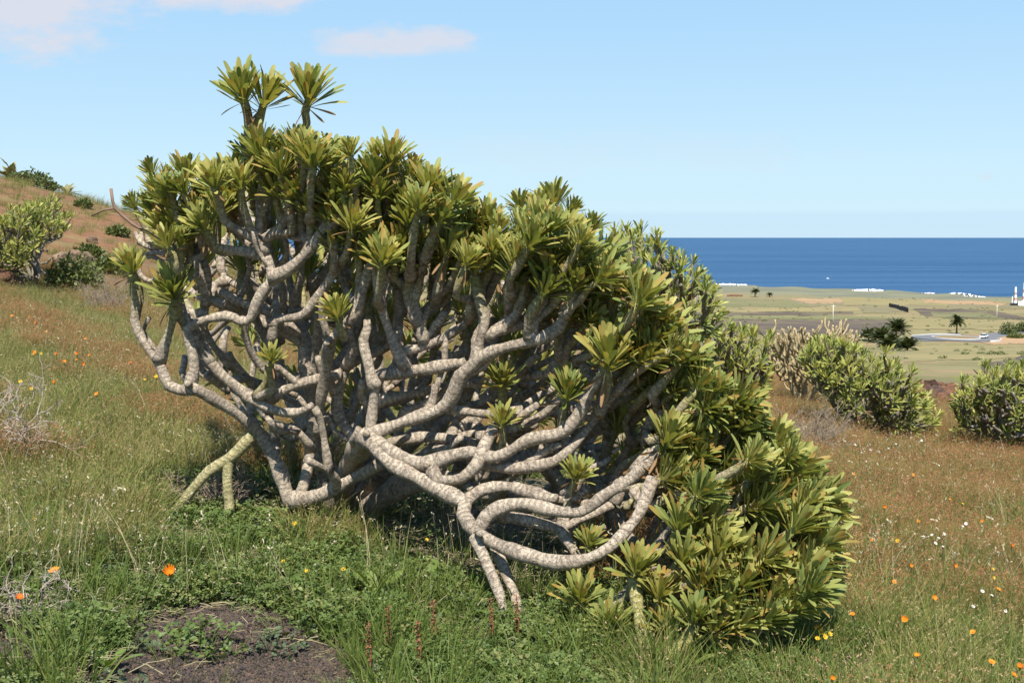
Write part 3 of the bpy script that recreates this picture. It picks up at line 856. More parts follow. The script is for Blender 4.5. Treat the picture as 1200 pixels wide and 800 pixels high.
def gp(px, D): x = (px - 600) / FPX * D; return np.array([x, D, float(hgt(x, D))])
twig_bush('dry_bush', 'grey leafless dry bush in front of the green succulent shrub', 'bush', gp(945, 13.0), .85, .75, 60, M_TWIG_MID, 61, .005)
twig_bush('dry_bush', 'grey brown twiggy bush beside the rounded dark shrub on the slope', 'bush', gp(122, 23), .75, .9, 44, M_TWIG_MID, 62, .006)
twig_bush('dry_twig_tangle', 'brown tangle of dry twigs at the foot of the big shrub', 'twigs', G(250, 600), .36, .42, 44, M_TWIG_MID, 63, .0035, depth=3)
twig_bush('dead_thorn_bush', 'bleached dead thorn bush reaching in over the grassy slope', 'bush', gp(-48, 7.0), .60, .70, 20, M_TWIG, 64, .0075, dirs=[(1, -.1, .55), (1, .2, .8), (.9, -.2, .35), (.8, .2, .95), (1, 0, .7)], depth=3)
twig_bush('dead_thorn_bush', 'bleached dead twigs lying on the ground beside the bare gravel', 'bush', gp(14, 4.22), .36, .22, 46, M_TWIG, 65, .0042, flat=1.0, depth=3)

# ---- rocks
def rock_mesh(seed, mat, sx, sy, sz, n=3):
    import bmesh
    r = np.random.default_rng(seed); bm = bmesh.new()
    bmesh.ops.create_icosphere(bm, subdivisions=n, radius=1.0)
    pl = [(unit(r.normal(0, 1, 3)), r.uniform(.55, .9)) for _ in range(11)]
    for v in bm.verts:
        p = np.array(v.co); p = p / np.linalg.norm(p)
        k = min([1.0] + [d / max(1e-3, p @ a) for a, d in pl if p @ a > .05])
        p = p * k * (1 + .05 * math.sin(7 * p[0] + seed) * math.sin(6 * p[1]) + r.normal(0, .035))
        v.co = p * (sx, sy, sz)
    me = bpy.data.meshes.new('rock'); bm.to_mesh(me); bm.free(); me.materials.append(mat)
    return me
M_ROCK_RED = simple_mat('red_volcanic_rock', (.30, .15, .085), (.16, .085, .055), 5, .95, .1, .04, 'World')
M_ROCK_TAN = simple_mat('tan_rock', (.40, .28, .18), (.26, .17, .11), 5, .95, .1, .04, 'World')
M_ROCK_DARK = simple_mat('dark_lava_rock', (.13, .085, .065), (.07, .05, .04), 5, .95, .1, .04, 'World')
for m_ in (M_ROCK_RED, M_ROCK_TAN, M_ROCK_DARK):
    t = NT(m_.node_tree); b_ = t.n['Principled BSDF']; src_ = b_.inputs['Base Color'].links[0].from_socket
    oi_ = t.node('ShaderNodeObjectInfo').outputs['Random']
    c_ = t.mix(oi_, t.mix(1.0, src_, (.38, .42, .5), 'MULTIPLY'), t.mix(1.0, src_, (1.15, 1.1, 1.05), 'MULTIPLY'))
    t.l.new(t.mix(t.ramp(t.noise(9, 6, t.coord('World'), .7), .4, .65), c_, t.mix(1.0, c_, (.35, .36, .4), 'MULTIPLY')), b_.inputs['Base Color'])
def rock(px, D, s, mat, label, group, seed, name='boulder'):
    p = gp(px, D); o = obj(name, rock_mesh(seed, mat, s[0], s[1], s[2]), loc=p + (0, 0, s[2] * .45)); o.rotation_euler[2] = seed * 1.3
    tag(o, label, 'rock', group); return o
rock(86, 29, (.62, .5, .42), M_ROCK_TAN, 'tan boulder beside the rounded dark green shrub', None, 1)
for k, (px, D, s, m) in enumerate([(1062, 21, .36, 0), (1080, 21.5, .42, 0), (1098, 21, .38, 1), (1112, 22, .42, 0), (1128, 21, .36, 0), (1072, 22.5, .36, 0), (1090, 20.3, .30, 1), (1106, 20.5, .28, 0), (1120, 23, .4, 0), (1050, 22.5, .3, 0), (1135, 22.5, .36, 0), (1086, 23.2, .4, 0), (1102, 23.5, .42, 0), (1070, 20.4, .24, 1), (1118, 19.8, .22, 0), (1058, 20.2, .3, 0), (1078, 19.9, .34, 0), (1096, 22.2, .5, 0), (1110, 20.9, .36, 1), (1126, 20.2, .3, 0), (1140, 21.2, .32, 0), (1066, 21.8, .4, 0), (1084, 22.4, .46, 0), (1120, 22.3, .44, 0)]):
    rock(px, D + 4.2, (s * .80, s * .7, s * .72), (M_ROCK_RED, M_ROCK_DARK)[m], ('rust red boulder in the heap between the two green shrubs', 'dark lava boulder in the heap between the two green shrubs')[m], ('red boulder heap', 'dark boulders in the heap')[m], 10 + k)
for k, (px, D, s) in enumerate([(2, 25, .45), (-18, 25.5, .5), (13, 25.2, .28)]):
    rock(px, D, (s, s, s * .8), M_ROCK_RED, ('rust red boulder at the foot of the rounded dark shrub', 'largest rust red boulder behind the rounded dark shrub', 'small rust red stone beside the rounded dark shrub')[k], None, 40 + k)

# ---- dead flower stalk
M_STALK = simple_mat('reddish_stalk', (.26, .17, .12), (.17, .11, .085), 9, .9, .1)
for nm_, pix_, r0_, r1_ in (('dead_twig', [(192, 285), (172, 272), (155, 262), (143, 252), (135, 244), (132, 236), (130, 221)], .009, .008), ('dead_twig', [(135, 244), (122, 246), (107, 253)], 0.006, .004)):
    pts = [W(x, y, .15) for x, y in pix_]
    V, F, L = tube(*catmull(pts, np.linspace(r0_, r1_, len(pts)), .05), 6, .05, seed=4)
    tag(obj(nm_, mesh(nm_, V - base, F, M_STALK), shrub), 'bare reddish dead twig poking out of the crown')

# ------------------------------------------------------------------ palms
M_FROND = leafy_mat('palm_frond', [(0, (.05, .07, .025)), (.5, (.085, .105, .035)), (1, (.13, .14, .05))], transl=.15, rough=.5)
M_FROND_DRY = leafy_mat('dry_palm_frond', [(0, (.22, .22, .09)), (.5, (.30, .28, .12)), (1, (.36, .31, .15))], transl=.15, rough=.6)
M_PALMTRUNK = simple_mat('palm_trunk', (.17, .12, .08), (.10, .07, .05), 6, .95, .1, .02)
def frond_mesh(L, droop, mat, seed, leaflets=16, w=.22):
    r = np.random.default_rng(seed); mb = MB()
    ts = np.linspace(0, 1, 9); pts = np.stack([L * ts * .95, 0 * ts, L * (.5 * ts - droop * ts ** 2)], -1)
    V, F, Ln = tube(pts, np.linspace(.03, .008, 9) * L / 2, 4, 0, False); mb.add(V, F, lr=r.random(), t=.5)
    for i in range(leaflets):
        t = .12 + .88 * i / leaflets
        c = np.array([np.interp(t, ts, pts[:, k]) for k in range(3)]); tan = np.array([1, 0, .5 - 2 * droop * t]); tan = unit(tan)
        ll = L * w * math.sin(math.pi * min(.96, .25 + .75 * t)) * 1.3
        for sgn in (-1, 1):
            d = unit(tan * .7 + np.array([0, sgn, .15]) + r.normal(0, .1, 3)); wd = unit(np.cross(d, [0, 0, 1])) * L * .05
            mb.add([c - wd, c + wd, c + d * ll * .6 + wd * .8 - (0, 0, ll * .05), c + d * ll - (0, 0, ll * .16), c + d * ll * .6 - wd * .8 - (0, 0, ll * .05)], [(0, 1, 2, 3, 4)], lr=r.random(), t=.5)
    return mb.mesh('frond', mat, False)
def palm(name, label, p, h, L, nf, seed, mat=None, group=None, r0=.22, elev=(10, 80)):
    mat = mat or M_FROND
    r = np.random.default_rng(seed); root = empty(name, p, label, 'palm', group)
    if h > 0:
        pts = [(0, 0, -.3), (.05 * h * r.normal(), 0, h * .5), (.04 * h * r.normal(), 0, h)]
        pp, rr = catmull(pts, [r0 * 1.2, r0 * .85, r0], h / 10)
        V, F, Ln = tube(pp, rr, 8, .12, seed=seed); obj('trunk', mesh('trunk', V, F, M_PALMTRUNK), root)
        top = Vector(pts[-1])
    else: top = Vector((0, 0, 0.0))
    ms = [frond_mesh(L, dd, mat, seed + i) for i, dd in enumerate((.55, .75, .95))]
    for i in range(nf):
        el_ = R(r.uniform(*elev) - 35); az = i * 2.4 + r.normal(0, .2)
        M = Matrix.Translation(top) @ Matrix.Rotation(az, 4, 'Z') @ Matrix.Rotation(-el_, 4, 'Y') @ Matrix.Diagonal((*(3 * [r.uniform(.8, 1.1)]), 1))
        obj('frond', ms[i % 3], root, M=M)
    return root
def at_ground(px, py): return G(px, py)
p = at_ground(1121, 391); palm('date_palm', 'lone date palm beside the roundabout', p, 3.7 * p[1] / 380, 3.0 * p[1] / 380, 60, 71, r0=.3, elev=(5, 110))
p = at_ground(885, 348); s_ = p[1] / 1400
palm('date_palm', 'taller dark palm of the pair on the shore plain', p, 7 * s_, 6.4 * s_, 46, 72, r0=.6 * s_)
p2 = p + np.array([1.5 * s_, -3, 0]); p2[2] = float(hgt(p2[0], p2[1])); 
p = at_ground(902, 348); palm('date_palm', 'shorter dark palm of the pair on the shore plain', p, 3.0 * s_, 4.8 * s_, 40, 73, r0=.6 * s_)
for k, (px, py, L, n) in enumerate([(1050, 394, 20, 44), (1033, 398, 21, 44), (1063, 408, 19, 44), (1043, 406, 20, 44), (1018, 396, 17, 36)]):
    p = at_ground(px, py + 3); s = p[1] / FPX
    palm('shrubby_palm', ('tallest dark palm in the clump beyond the dry yellow stems', 'wide low palm next to the tallest one in the dark clump', 'small palm at the roundabout end of the dark clump', 'small palm at the foot of the tallest one in the dark clump', 'small palm right above the dry yellow stems')[k], p, (8 if k == 0 else 2) * s, L * s, n, 80 + k, group='palm clump beyond the dry stems', r0=.9 * s, elev=(35, 115))
# young palms on the crest of the red hill
for k, (px, D, L, n, lab) in enumerate([(18, 46, .95, 15, 'larger young palm on the crest of the red hill'), (82, 47, .62, 13, 'smaller young palm on the crest of the red hill')]):
    palm('young_palm', lab, gp(px, D), 0, L, n, 90 + k, mat=M_FROND_DRY, elev=(35, 115))
# ------------------------------------------------------------------ small leafy bushes
def leaf_bush(name, label, p, rx, rz, n, mat, seed, lw=.04, group=None, trunk=True):
    r = np.random.default_rng(seed); root = empty(name, p, label, 'bush', group)
    mb = MB(); st = MB()
    for k in range(n):
        d = unit(r.normal(0, 1, 3)); rr = r.random() ** .35
        c = np.array([d[0] * rx * rr, d[1] * rx * rr, abs(d[2]) * rz * rr + .03])
        c *= 1 + .18 * math.sin(5 * d[0] + seed) * math.sin(4 * d[1] + 2 * d[2])
        a = unit(d + r.normal(0, .6, 3) + (0, 0, .4)); b = unit(np.cross(a, r.normal(0, 1, 3)))
        l = lw * r.uniform(.7, 1.4)
        mb.add([c, c + a * l * .6 + b * l * .3, c + a * l * 1.2, c + a * l * .6 - b * l * .3], [(0, 1, 2, 3)], lr=r.random(), t=.6)
        if k % max(1, n // 14) == 0:
            V, F, L = tube([(0, 0, -.05), c * .5 + (0, 0, .02), c], [.02 * rx, .012 * rx, .005 * rx], 4, 0, False)
            obj('stem', mesh('stem', V, F, M_TWIG_BROWN), root)
    obj('crown', mb.mesh('crown', mat, False), root)
    return root
M_BUSH = leafy_mat('bush_leaf', [(0, (.05, .08, .02)), (.5, (.10, .13, .035)), (1, (.18, .19, .06))], transl=.2, rough=.5)
leaf_bush('leafy_bush', 'small glossy green bush beside the tan boulder', gp(88, 26), .62, .78, 2400, M_BUSH, 1, .08)
leaf_bush('leafy_bush', 'dark bush on the crest of the red hill', gp(42, 45), .75, .55, 900, M_BUSH, 2, .10)
leaf_bush('leafy_bush', 'low bush between the two young palms on the crest', gp(62, 46), .35, .3, 300, M_BUSH, 3, .10)
leaf_bush('leafy_bush', 'yellow green bush in front of the palm clump', gp(1020, 24), .28, .5, 700, M_LEAF_FAR, 4, .08)
for k, (px, D, rx, rz) in enumerate([(28, 45.5, .45, .35), (100, 40, .25, .18), (140, 36, .3, .2), (128, 30, .45, .35), (106, 32, .3, .22)]):
    leaf_bush('leafy_bush', ('bush right beside the larger young palm on the crest', 'low bush on the red earth below the smaller young palm', 'low bush on the red earth behind the dead twig', 'olive bush above the grey brown twiggy bush', 'small olive bush right of the tan boulder')[k], gp(px, D), rx, rz, 700, M_BUSH, 30 + k, .10)
for k, (px, D, s) in enumerate([(70, 27, .2), (100, 27.5, .16), (58, 26.5, .14), (110, 34, .22), (60, 36, .25)]):
    rock(px, D, (s, s * .8, s * .6), M_ROCK_TAN, ('pale stone at the foot of the tan boulder', 'pale stone right of the glossy green bush', 'small pale stone under the rounded dark shrub', 'pale rock on the red earth above the twiggy bush', 'pale rock on the red earth above the rounded dark shrub')[k], None, 60 + k, 'stone')
for k, (px, py, w, h) in enumerate([(1181, 392, 9, 14), (1198, 389, 8, 12), (1190, 396, 9, 6)]):
    p = at_ground(px, py); s = p[1] / FPX
    leaf_bush('round_tree', ('dark rounded tree closest to the roundabout', 'dark rounded tree farther along the road from the roundabout', 'low dark hedge bush under the two roadside trees')[k], p, w * s, h * s, 900, M_BUSH, 5 + k, 1.6 * s, 'roadside trees')

# ------------------------------------------------------------------ the plain below: fields, roads, walls, poles, surf
def sheet(name, corners, mat, lift=.3, nx=26, ny=8, wob=0.0, seed=0):
    """corner pixels a,b,c,d (far left, far right, near right, near left) draped over the terrain"""
    r = np.random.default_rng(seed)
    a, b, c, d = [np.array(q, float) for q in corners]; V = []
    for j in range(ny + 1):
        for i in range(nx + 1):
            u, v = i / nx, j / ny
            q = (a * (1 - u) + b * u) * (1 - v) + (d * (1 - u) + c * u) * v
            edge = (j in (0, ny)) * wob
            q = q + np.array([0, edge * (math.sin(u * 11 + seed) + .7 * math.sin(u * 27 + 2 * seed) + r.normal(0, .5))])
            g_ = G(q[0], q[1]); V.append(g_ + np.array([0, 0, lift * g_[1] / 1200]))
    F = [(j * (nx + 1) + i, (j + 1) * (nx + 1) + i, (j + 1) * (nx + 1) + i + 1, j * (nx + 1) + i + 1) for j in range(ny) for i in range(nx)]
    o = obj(name, mesh(name, V, F, mat)); tag(o, kind='structure'); return o
def field_mat(name, c1, c2, s=(.004, .05, .05)):
    m, t, b = new_mat(name)
    n = t.noise(1.0, 8, t.coord('World', s), .7); n2 = t.noise(.12, 8, t.coord('World'), .7)
    c = t.mix(t.ramp(n, .35, .65), c1, c2)
    c = t.mix(t.math('MULTIPLY', t.ramp(n2, .45, .7), .4), c, tuple(x * .55 for x in c1))
    c = t.mix(t.math('MULTIPLY', t.ramp(t.noise(.03, 5, t.coord('World')), .5, .62), .5), c, (.20, .165, .085))
    t.put(b.inputs['Base Color'], c); b.inputs['Roughness'].default_value = .95; b.inputs['Specular IOR Level'].default_value = .05
    return m
MF_GREEN = field_mat('green_field', (.135, .145, .065), (.19, .175, .085))
MF_DARK = field_mat('ploughed_field', (.085, .068, .058), (.125, .098, .075))
MF_TAN = field_mat('dry_grass_field', (.27, .235, .115), (.20, .185, .085))
MF_RED = field_mat('bare_red_field', (.38, .24, .135), (.30, .21, .12))
MF_PALE = field_mat('pale_yellow_field', (.28, .225, .11), (.20, .175, .08))
MF_OLIVE = field_mat('olive_field', (.175, .155, .09), (.215, .18, .10))
k = 0
for cs, m in [([(845, 349), (1210, 356), (1215, 362), (840, 357)], MF_OLIVE),
              ([(840, 351.5), (915, 351), (960, 360), (840, 360)], MF_GREEN),
              ([(925, 350), (985, 350), (990, 355), (950, 356)], MF_RED),
              ([(985, 349), (1120, 352), (1110, 358), (990, 357)], MF_PALE),
              ([(1080, 350.5), (1180, 355), (1175, 358), (1085, 355)], MF_RED),
              ([(800, 362), (1010, 361.5), (1010, 365), (800, 366)], MF_PALE),
              ([(800, 366.5), (1000, 365.5), (1000, 369), (800, 370)], MF_DARK),
              ([(800, 370.5), (1000, 370), (1060, 374), (800, 374)], MF_GREEN),
              ([(800, 375), (1060, 374.5), (1060, 392), (800, 392)], MF_DARK),
              ([(1005, 360), (1048, 360), (1062, 366), (1012, 367)], MF_OLIVE),
              ([(1070, 362), (1160, 363), (1215, 375), (1085, 371)], MF_DARK),
              ([(1090, 366), (1150, 366), (1180, 374), (1095, 372)], MF_GREEN),
              ([(1062, 373), (1215, 377), (1215, 387), (1062, 385)], MF_PALE),
              ([(1130, 398), (1215, 391), (1215, 402), (1165, 404)], MF_RED),
              ([(1060, 405), (1215, 404.5), (1215, 418), (1060, 424)], MF_PALE),
              ([(1150, 428), (1215, 414), (1230, 426), (1150, 436)], MF_DARK)]:
    sheet('field', cs, m, .12 + .015 * k, 40, 12, wob=.45, seed=k); k += 1

# roundabout
M_ASPH = simple_mat('asphalt', (.16, .16, .165), (.12, .12, .125), 2, .9, .2)
M_KERB = simple_mat('white_kerb', (.62, .60, .55), (.50, .48, .44), .6, .8, .2)
M_EARTH = simple_mat('red_island_earth', (.24, .15, .085), (.17, .14, .06), .5, .95, .1, 0, 'World')
C = G(1120, 397.5)
RR = 47.0 / FPX * C[1]
def ring_mesh(r0, r1, mat, lift, th=0.0, a0=0.0, a1=2 * math.pi, n=64):
    V, F = [], []
    for i in range(n + 1):
        a = a0 + (a1 - a0) * i / n
        for r_, dz in ((r0, th), (r1, th), (r1, -.4), (r0, -.4)):
            x, y = C[0] + r_ * math.cos(a), C[1] + r_ * math.sin(a)
            V.append((x - C[0], y - C[1], zc(x, y) + lift + dz - C[2]))
    for i in range(n):
        for j in range(4):
            F.append((i * 4 + j, i * 4 + (j + 1) % 4, (i + 1) * 4 + (j + 1) % 4, (i + 1) * 4 + j))
    return mesh('ring', V, F, mat, smooth=False)
gx = (float(hgt(C[0] + RR, C[1])) - float(hgt(C[0] - RR, C[1]))) / (2 * RR)
gy = (float(hgt(C[0], C[1] + RR)) - float(hgt(C[0], C[1] - RR))) / (2 * RR) + .0
def zc(x, y): return max(float(hgt(x, y)), C[2] + gx * (x - C[0]) + gy * (y - C[1]))
sheet('road', [(1062, 396.6), (1140, 396), (1140, 399.5), (1062, 400)], M_ASPH, .40, 30, 4)
sheet('road', [(1150, 392), (1215, 384), (1215, 387), (1160, 398)], M_ASPH, .40, 20, 4)
rb = obj('road', ring_mesh(RR * .57, RR * 1.04, M_ASPH, .42), loc=C); tag(rb, kind='structure')
isl = empty('traffic_island', C, 'round traffic island with white kerb and red earth', 'traffic island')
obj('kerb', ring_mesh(RR * .55, RR * .58, M_KERB, .45, .25), isl)
obj('earth', ring_mesh(0.0, RR * .555, M_EARTH, .45, .2), isl)
for nm, lab, a0, a1 in (('kerb', 'white kerb along the far edge of the roundabout', .35 * math.pi, .95 * math.pi), ('kerb', 'white kerb on the near right edge of the roundabout', -.35 * math.pi, -.05 * math.pi)):
    tag(obj('kerb_stone', ring_mesh(RR * 1.04, RR * 1.065, M_KERB, .42, .3, a0, a1, 30), loc=C), lab, 'kerb')

# car on the roundabout
import bmesh
def box_mesh(name, mat, boxes, bev=.05):
    bm = bmesh.new()
    for (x0, x1, y0, y1, z0, z1, tx) in boxes:
        vs = [bm.verts.new(q) for q in ((x0, y0, z0), (x1, y0, z0), (x1, y1, z0), (x0, y1, z0), (x0 + tx, y0 + tx * .3, z1), (x1 - tx, y0 + tx * .3, z1), (x1 - tx, y1 - tx * .3, z1), (x0 + tx, y1 - tx * .3, z1))]
        for f in ((3, 2, 1, 0), (4, 5, 6, 7), (0, 1, 5, 4), (1, 2, 6, 5), (2, 3, 7, 6), (3, 0, 4, 7)):
            bm.faces.new([vs[i] for i in f])
    if bev: bmesh.ops.bevel(bm, geom=list(bm.edges), offset=bev, segments=2, affect='EDGES')
    me = bpy.data.meshes.new(name); bm.to_mesh(me); bm.free(); me.materials.append(mat); return me
M_WHITE = simple_mat('white_paint', (.8, .8, .8), (.76, .76, .76), 2, .35, .5)
M_GLASS = simple_mat('dark_glass', (.03, .035, .04), (.02, .02, .025), 2, .1, .5)
M_TYRE = simple_mat('tyre_rubber', (.03, .03, .03), (.02, .02, .02), 2, .9, .2)
cp = G(1153, 397.5); cx_, cy_ = cp[0], cp[1]
car = empty('car', (cx_, cy_, zc(cx_, cy_) + .42), 'white car driving round the traffic island', 'car'); car.rotation_euler[2] = R(50)
obj('body', box_mesh('body', M_WHITE, [(-2.1, 2.1, -.85, .85, .3, .85, .05)], .12), car)
obj('cabin', box_mesh('cabin', M_GLASS, [(-1.5, 1.0, -.75, .75, .84, 1.40, .45)], .06), car)
obj('roof', box_mesh('roof', M_WHITE, [(-1.0, .5, -.6, .6, 1.39, 1.46, .03)], .02), car)
for sx in (-1.3, 1.3):
    for sy in (-.8, .8):
        V, F, L = tube([(sx, sy - .1, .32), (sx, sy + .1, .32)], [.32, .32], 14); obj('wheel', mesh('wheel', V, F, M_TYRE), car)

# dry stone walls, poles, coastal plant, surf, boat
M_WALL = simple_mat('lava_stone_wall', (.10, .085, .075), (.06, .05, .045), .8, .95, .1, 0, 'World')
def field_wall(pix, h, mat, label):
    pts = [G(x, y) for x, y in pix]; mb = MB(); pp = []
    for a, b in zip(pts[:-1], pts[1:]):
        for t in np.linspace(0, 1, 12): pp.append(a * (1 - t) + b * t)
    root = empty('stone_wall', pts[0], label, 'wall')
    pp = np.array(pp); pp[:, 2] = hgt(pp[:, 0], pp[:, 1])
    V, F = [], []
    for p in pp:
        q = p - pts[0]; hh = h * random.uniform(.8, 1.1)
        V += [q + (-.4, -.4, -.4), q + (-.25, -.3, hh), q + (.25, .3, hh), q + (.4, .4, -.4)]
    for i in range(len(pp) - 1):
        for j in range(3):
            F.append((i * 4 + j, i * 4 + 4 + j, i * 4 + 5 + j, i * 4 + 1 + j))
    obj('wall', mesh('wall', V, F, mat, smooth=False), root)
field_wall([(1042, 359.5), (1052, 362), (1064, 366)], 2.6, M_WALL, 'dark lava stone wall slanting between the fields')
field_wall([(852, 347.5), (870, 347.5)], 1.6, simple_mat('red_wall', (.22, .12, .08), None, .8, .9, .1), 'low red brown wall left of the two shore palms')
M_POLE = simple_mat('pale_pole', (.66, .60, .48), (.55, .50, .40), 1, .8, .2)
for px, y0, y1, lab in ((976, 382, 357, 'utility pole rising behind the dry yellow stems'), (1168, 375, 357, 'utility pole in the field beyond the roundabout palm')):
    b = G(px, y0); h = (y0 - y1) * b[1] / FPX
    root = empty('utility_pole', b, lab, 'pole')
    V, F, L = tube([(0, 0, -.3), (0, 0, h * .5), (0, 0, h)], np.array([.022, .018, .015]) * h, 8); obj('pole', mesh('pole', V, F, M_POLE), root)
    obj('crossarm', box_mesh('crossarm', M_POLE, [(-.10 * h, .10 * h, -.01 * h, .01 * h, h * .94, h * .96, 0)], 0), root)

b = G(1192, 358); u = b[1] / FPX
pl = empty('coastal_plant', b, 'white harbour plant with two striped masts at the water edge', 'building')
M_STRIPE = simple_mat('red_paint', (.52, .30, .25), (.46, .27, .22), 1, .7, .2)
obj('wall', box_mesh('wall', M_WHITE, [(0 * u, 16 * u, -3 * u, 3 * u, -1 * u, 5 * u, 0)], 0), pl)
obj('dark_shed', box_mesh('dark_shed', M_GLASS, [(-8 * u, -.1 * u, -2 * u, 2 * u, -1 * u, 3 * u, .3 * u)], 0), pl)
for dx, top in ((-2.5, 22), (7.5, 27)):
    for q in range(6):
        z0, z1 = (3 + (top - 3) * q / 6) * u, (3 + (top - 3) * (q + 1) / 6) * u
        wv_ = (1.5 - .12 * q) * u
        o = box_mesh('mast_section', (M_WHITE, M_STRIPE)[q in (1, 3)], [(dx * u - wv_, dx * u + wv_, -wv_, wv_, z0, z1 - .02 * u, .1 * u)], 0)
        obj('mast_section', o, pl)
obj('rail', box_mesh('rail', M_WHITE, [(-6.5 * u, -5.7 * u, -.4 * u, .4 * u, 2.5 * u, 11 * u, 0)], 0), pl)

M_FOAM = simple_mat('sea_foam', (.88, .89, .90), (.74, .77, .80), .15, .9, .1, 0, 'World')
def foam(pix, label, seed):
    """low broken wave standing on the sea: a ragged ridge of foam"""
    r = np.random.default_rng(seed); V, F = [], []
    P0 = None
    for (x, y, w) in pix:
        d = ray(x, y); t = (SEA_Z - CAM_H) / d[2]; p = np.array([0, 0, CAM_H]) + d * t
        if P0 is None: P0 = p
        hh = w * p[1] / FPX
        q = p - P0
        V += [q + (0, -hh * 3, 0.05), q + (0, -hh * .6, hh * r.uniform(.75, 1.15)), q + (0, hh * 2, hh * .5), q + (0, hh * 6, 0.05)]
    for i in range(len(pix) - 1):
        for j in range(3): F.append((i * 4 + j, i * 4 + 4 + j, i * 4 + 5 + j, i * 4 + 1 + j))
    o = obj('breaking_wave', mesh('breaking_wave', V, F, M_FOAM), loc=P0); tag(o, label, 'wave', 'breakers along the shore')
def foam_line(x0, x1, y0, y1, w, label, seed):
    r = np.random.default_rng(seed); n = max(8, int((x1 - x0) / 1.5))
    foam([(x0 + (x1 - x0) * i / n, y0 + (y1 - y0) * i / n + r.normal(0, .2), w * (.25 + .75 * math.sin(math.pi * (i + .4) / (n + .8)) ** .4) * r.uniform(.7, 1.2)) for i in range(n + 1)], label, seed)
foam_line(838, 876, 333.5, 334.5, 1.8, 'long white breaker off the shore beyond the two dark palms', 1)
foam_line(998, 1036, 340.5, 341, 2.4, 'white breaker in the middle of the shore line', 2)
foam_line(1114, 1140, 344, 346.5, 2.2, 'white breaker at the tip of the rocky point', 3)
foam_line(1128, 1155, 347.5, 349, 1.8, 'white breaker inside the bay by the rocky point', 4)
foam_line(1080, 1095, 343.5, 344, 1.2, 'small white breaker beside the rocky point', 5)
d = ray(970, 326.5); t_ = (SEA_Z - CAM_H) / d[2]; bp = np.array([0, 0, CAM_H]) + d * t_; u = bp[1] / FPX
bt = empty('boat', bp, 'tiny white boat out on the sea', 'boat')
obj('hull', box_mesh('hull', M_WHITE, [(-1.6 * u, 1.6 * u, -.4 * u, .4 * u, -.1 * u, .5 * u, -.2 * u)], 0), bt)
obj('cabin', box_mesh('cabin', M_WHITE, [(-.6 * u, .6 * u, -.3 * u, .3 * u, .5 * u, 1.2 * u, .1 * u)], 0), bt)

# ------------------------------------------------------------------ ground cover (uncountable: grass, herbs, gravel)
def scatter(name, label, cat, pts, rots, scl, idx, variants):
    """one object: every point carries an instance of one of the small variant meshes"""
    col = bpy.data.collections.new(name + '_pieces')
    for i, me_ in enumerate(variants):
        col.objects.link(bpy.data.objects.new('%s_piece_%02d' % (name, i), me_))
    me = bpy.data.meshes.new(name); pts = np.asarray(pts, float)
    me.vertices.add(len(pts)); me.vertices.foreach_set('co', pts.ravel())
    a = me.attributes.new('rot', 'FLOAT_VECTOR', 'POINT'); a.data.foreach_set('vector', np.asarray(rots, np.float32).ravel())
    a = me.attributes.new('scl', 'FLOAT', 'POINT'); a.data.foreach_set('value', np.asarray(scl, np.float32))
    a = me.attributes.new('idx', 'INT', 'POINT'); a.data.foreach_set('value', np.asarray(idx, np.int32))
    g = bpy.data.node_groups.new(name, 'GeometryNodeTree')
    g.interface.new_socket('Geometry', in_out='INPUT', socket_type='NodeSocketGeometry')
    g.interface.new_socket('Geometry', in_out='OUTPUT', socket_type='NodeSocketGeometry')
    gi = g.nodes.new('NodeGroupInput'); go = g.nodes.new('NodeGroupOutput')
    iop = g.nodes.new('GeometryNodeInstanceOnPoints'); ci = g.nodes.new('GeometryNodeCollectionInfo')
    ci.inputs['Collection'].default_value = col; ci.inputs['Separate Children'].default_value = True; ci.inputs['Reset Children'].default_value = True
    def na_(nm, ty):
        n = g.nodes.new('GeometryNodeInputNamedAttribute'); n.data_type = ty; n.inputs[0].default_value = nm; return n.outputs[0]
    L = g.links.new
    L(gi.outputs[0], iop.inputs['Points']); L(ci.outputs[0], iop.inputs['Instance']); iop.inputs['Pick Instance'].default_value = True
    L(na_('idx', 'INT'), iop.inputs['Instance Index'])
    L(na_('rot', 'FLOAT_VECTOR'), iop.inputs['Rotation'])
    L(na_('scl', 'FLOAT'), iop.inputs['Scale'])
    L(iop.outputs[0], go.inputs[0])
    o = obj(name, me); md = o.modifiers.new('spread', 'NODES'); md.node_group = g
    tag(o, label, cat, kind='stuff'); return o

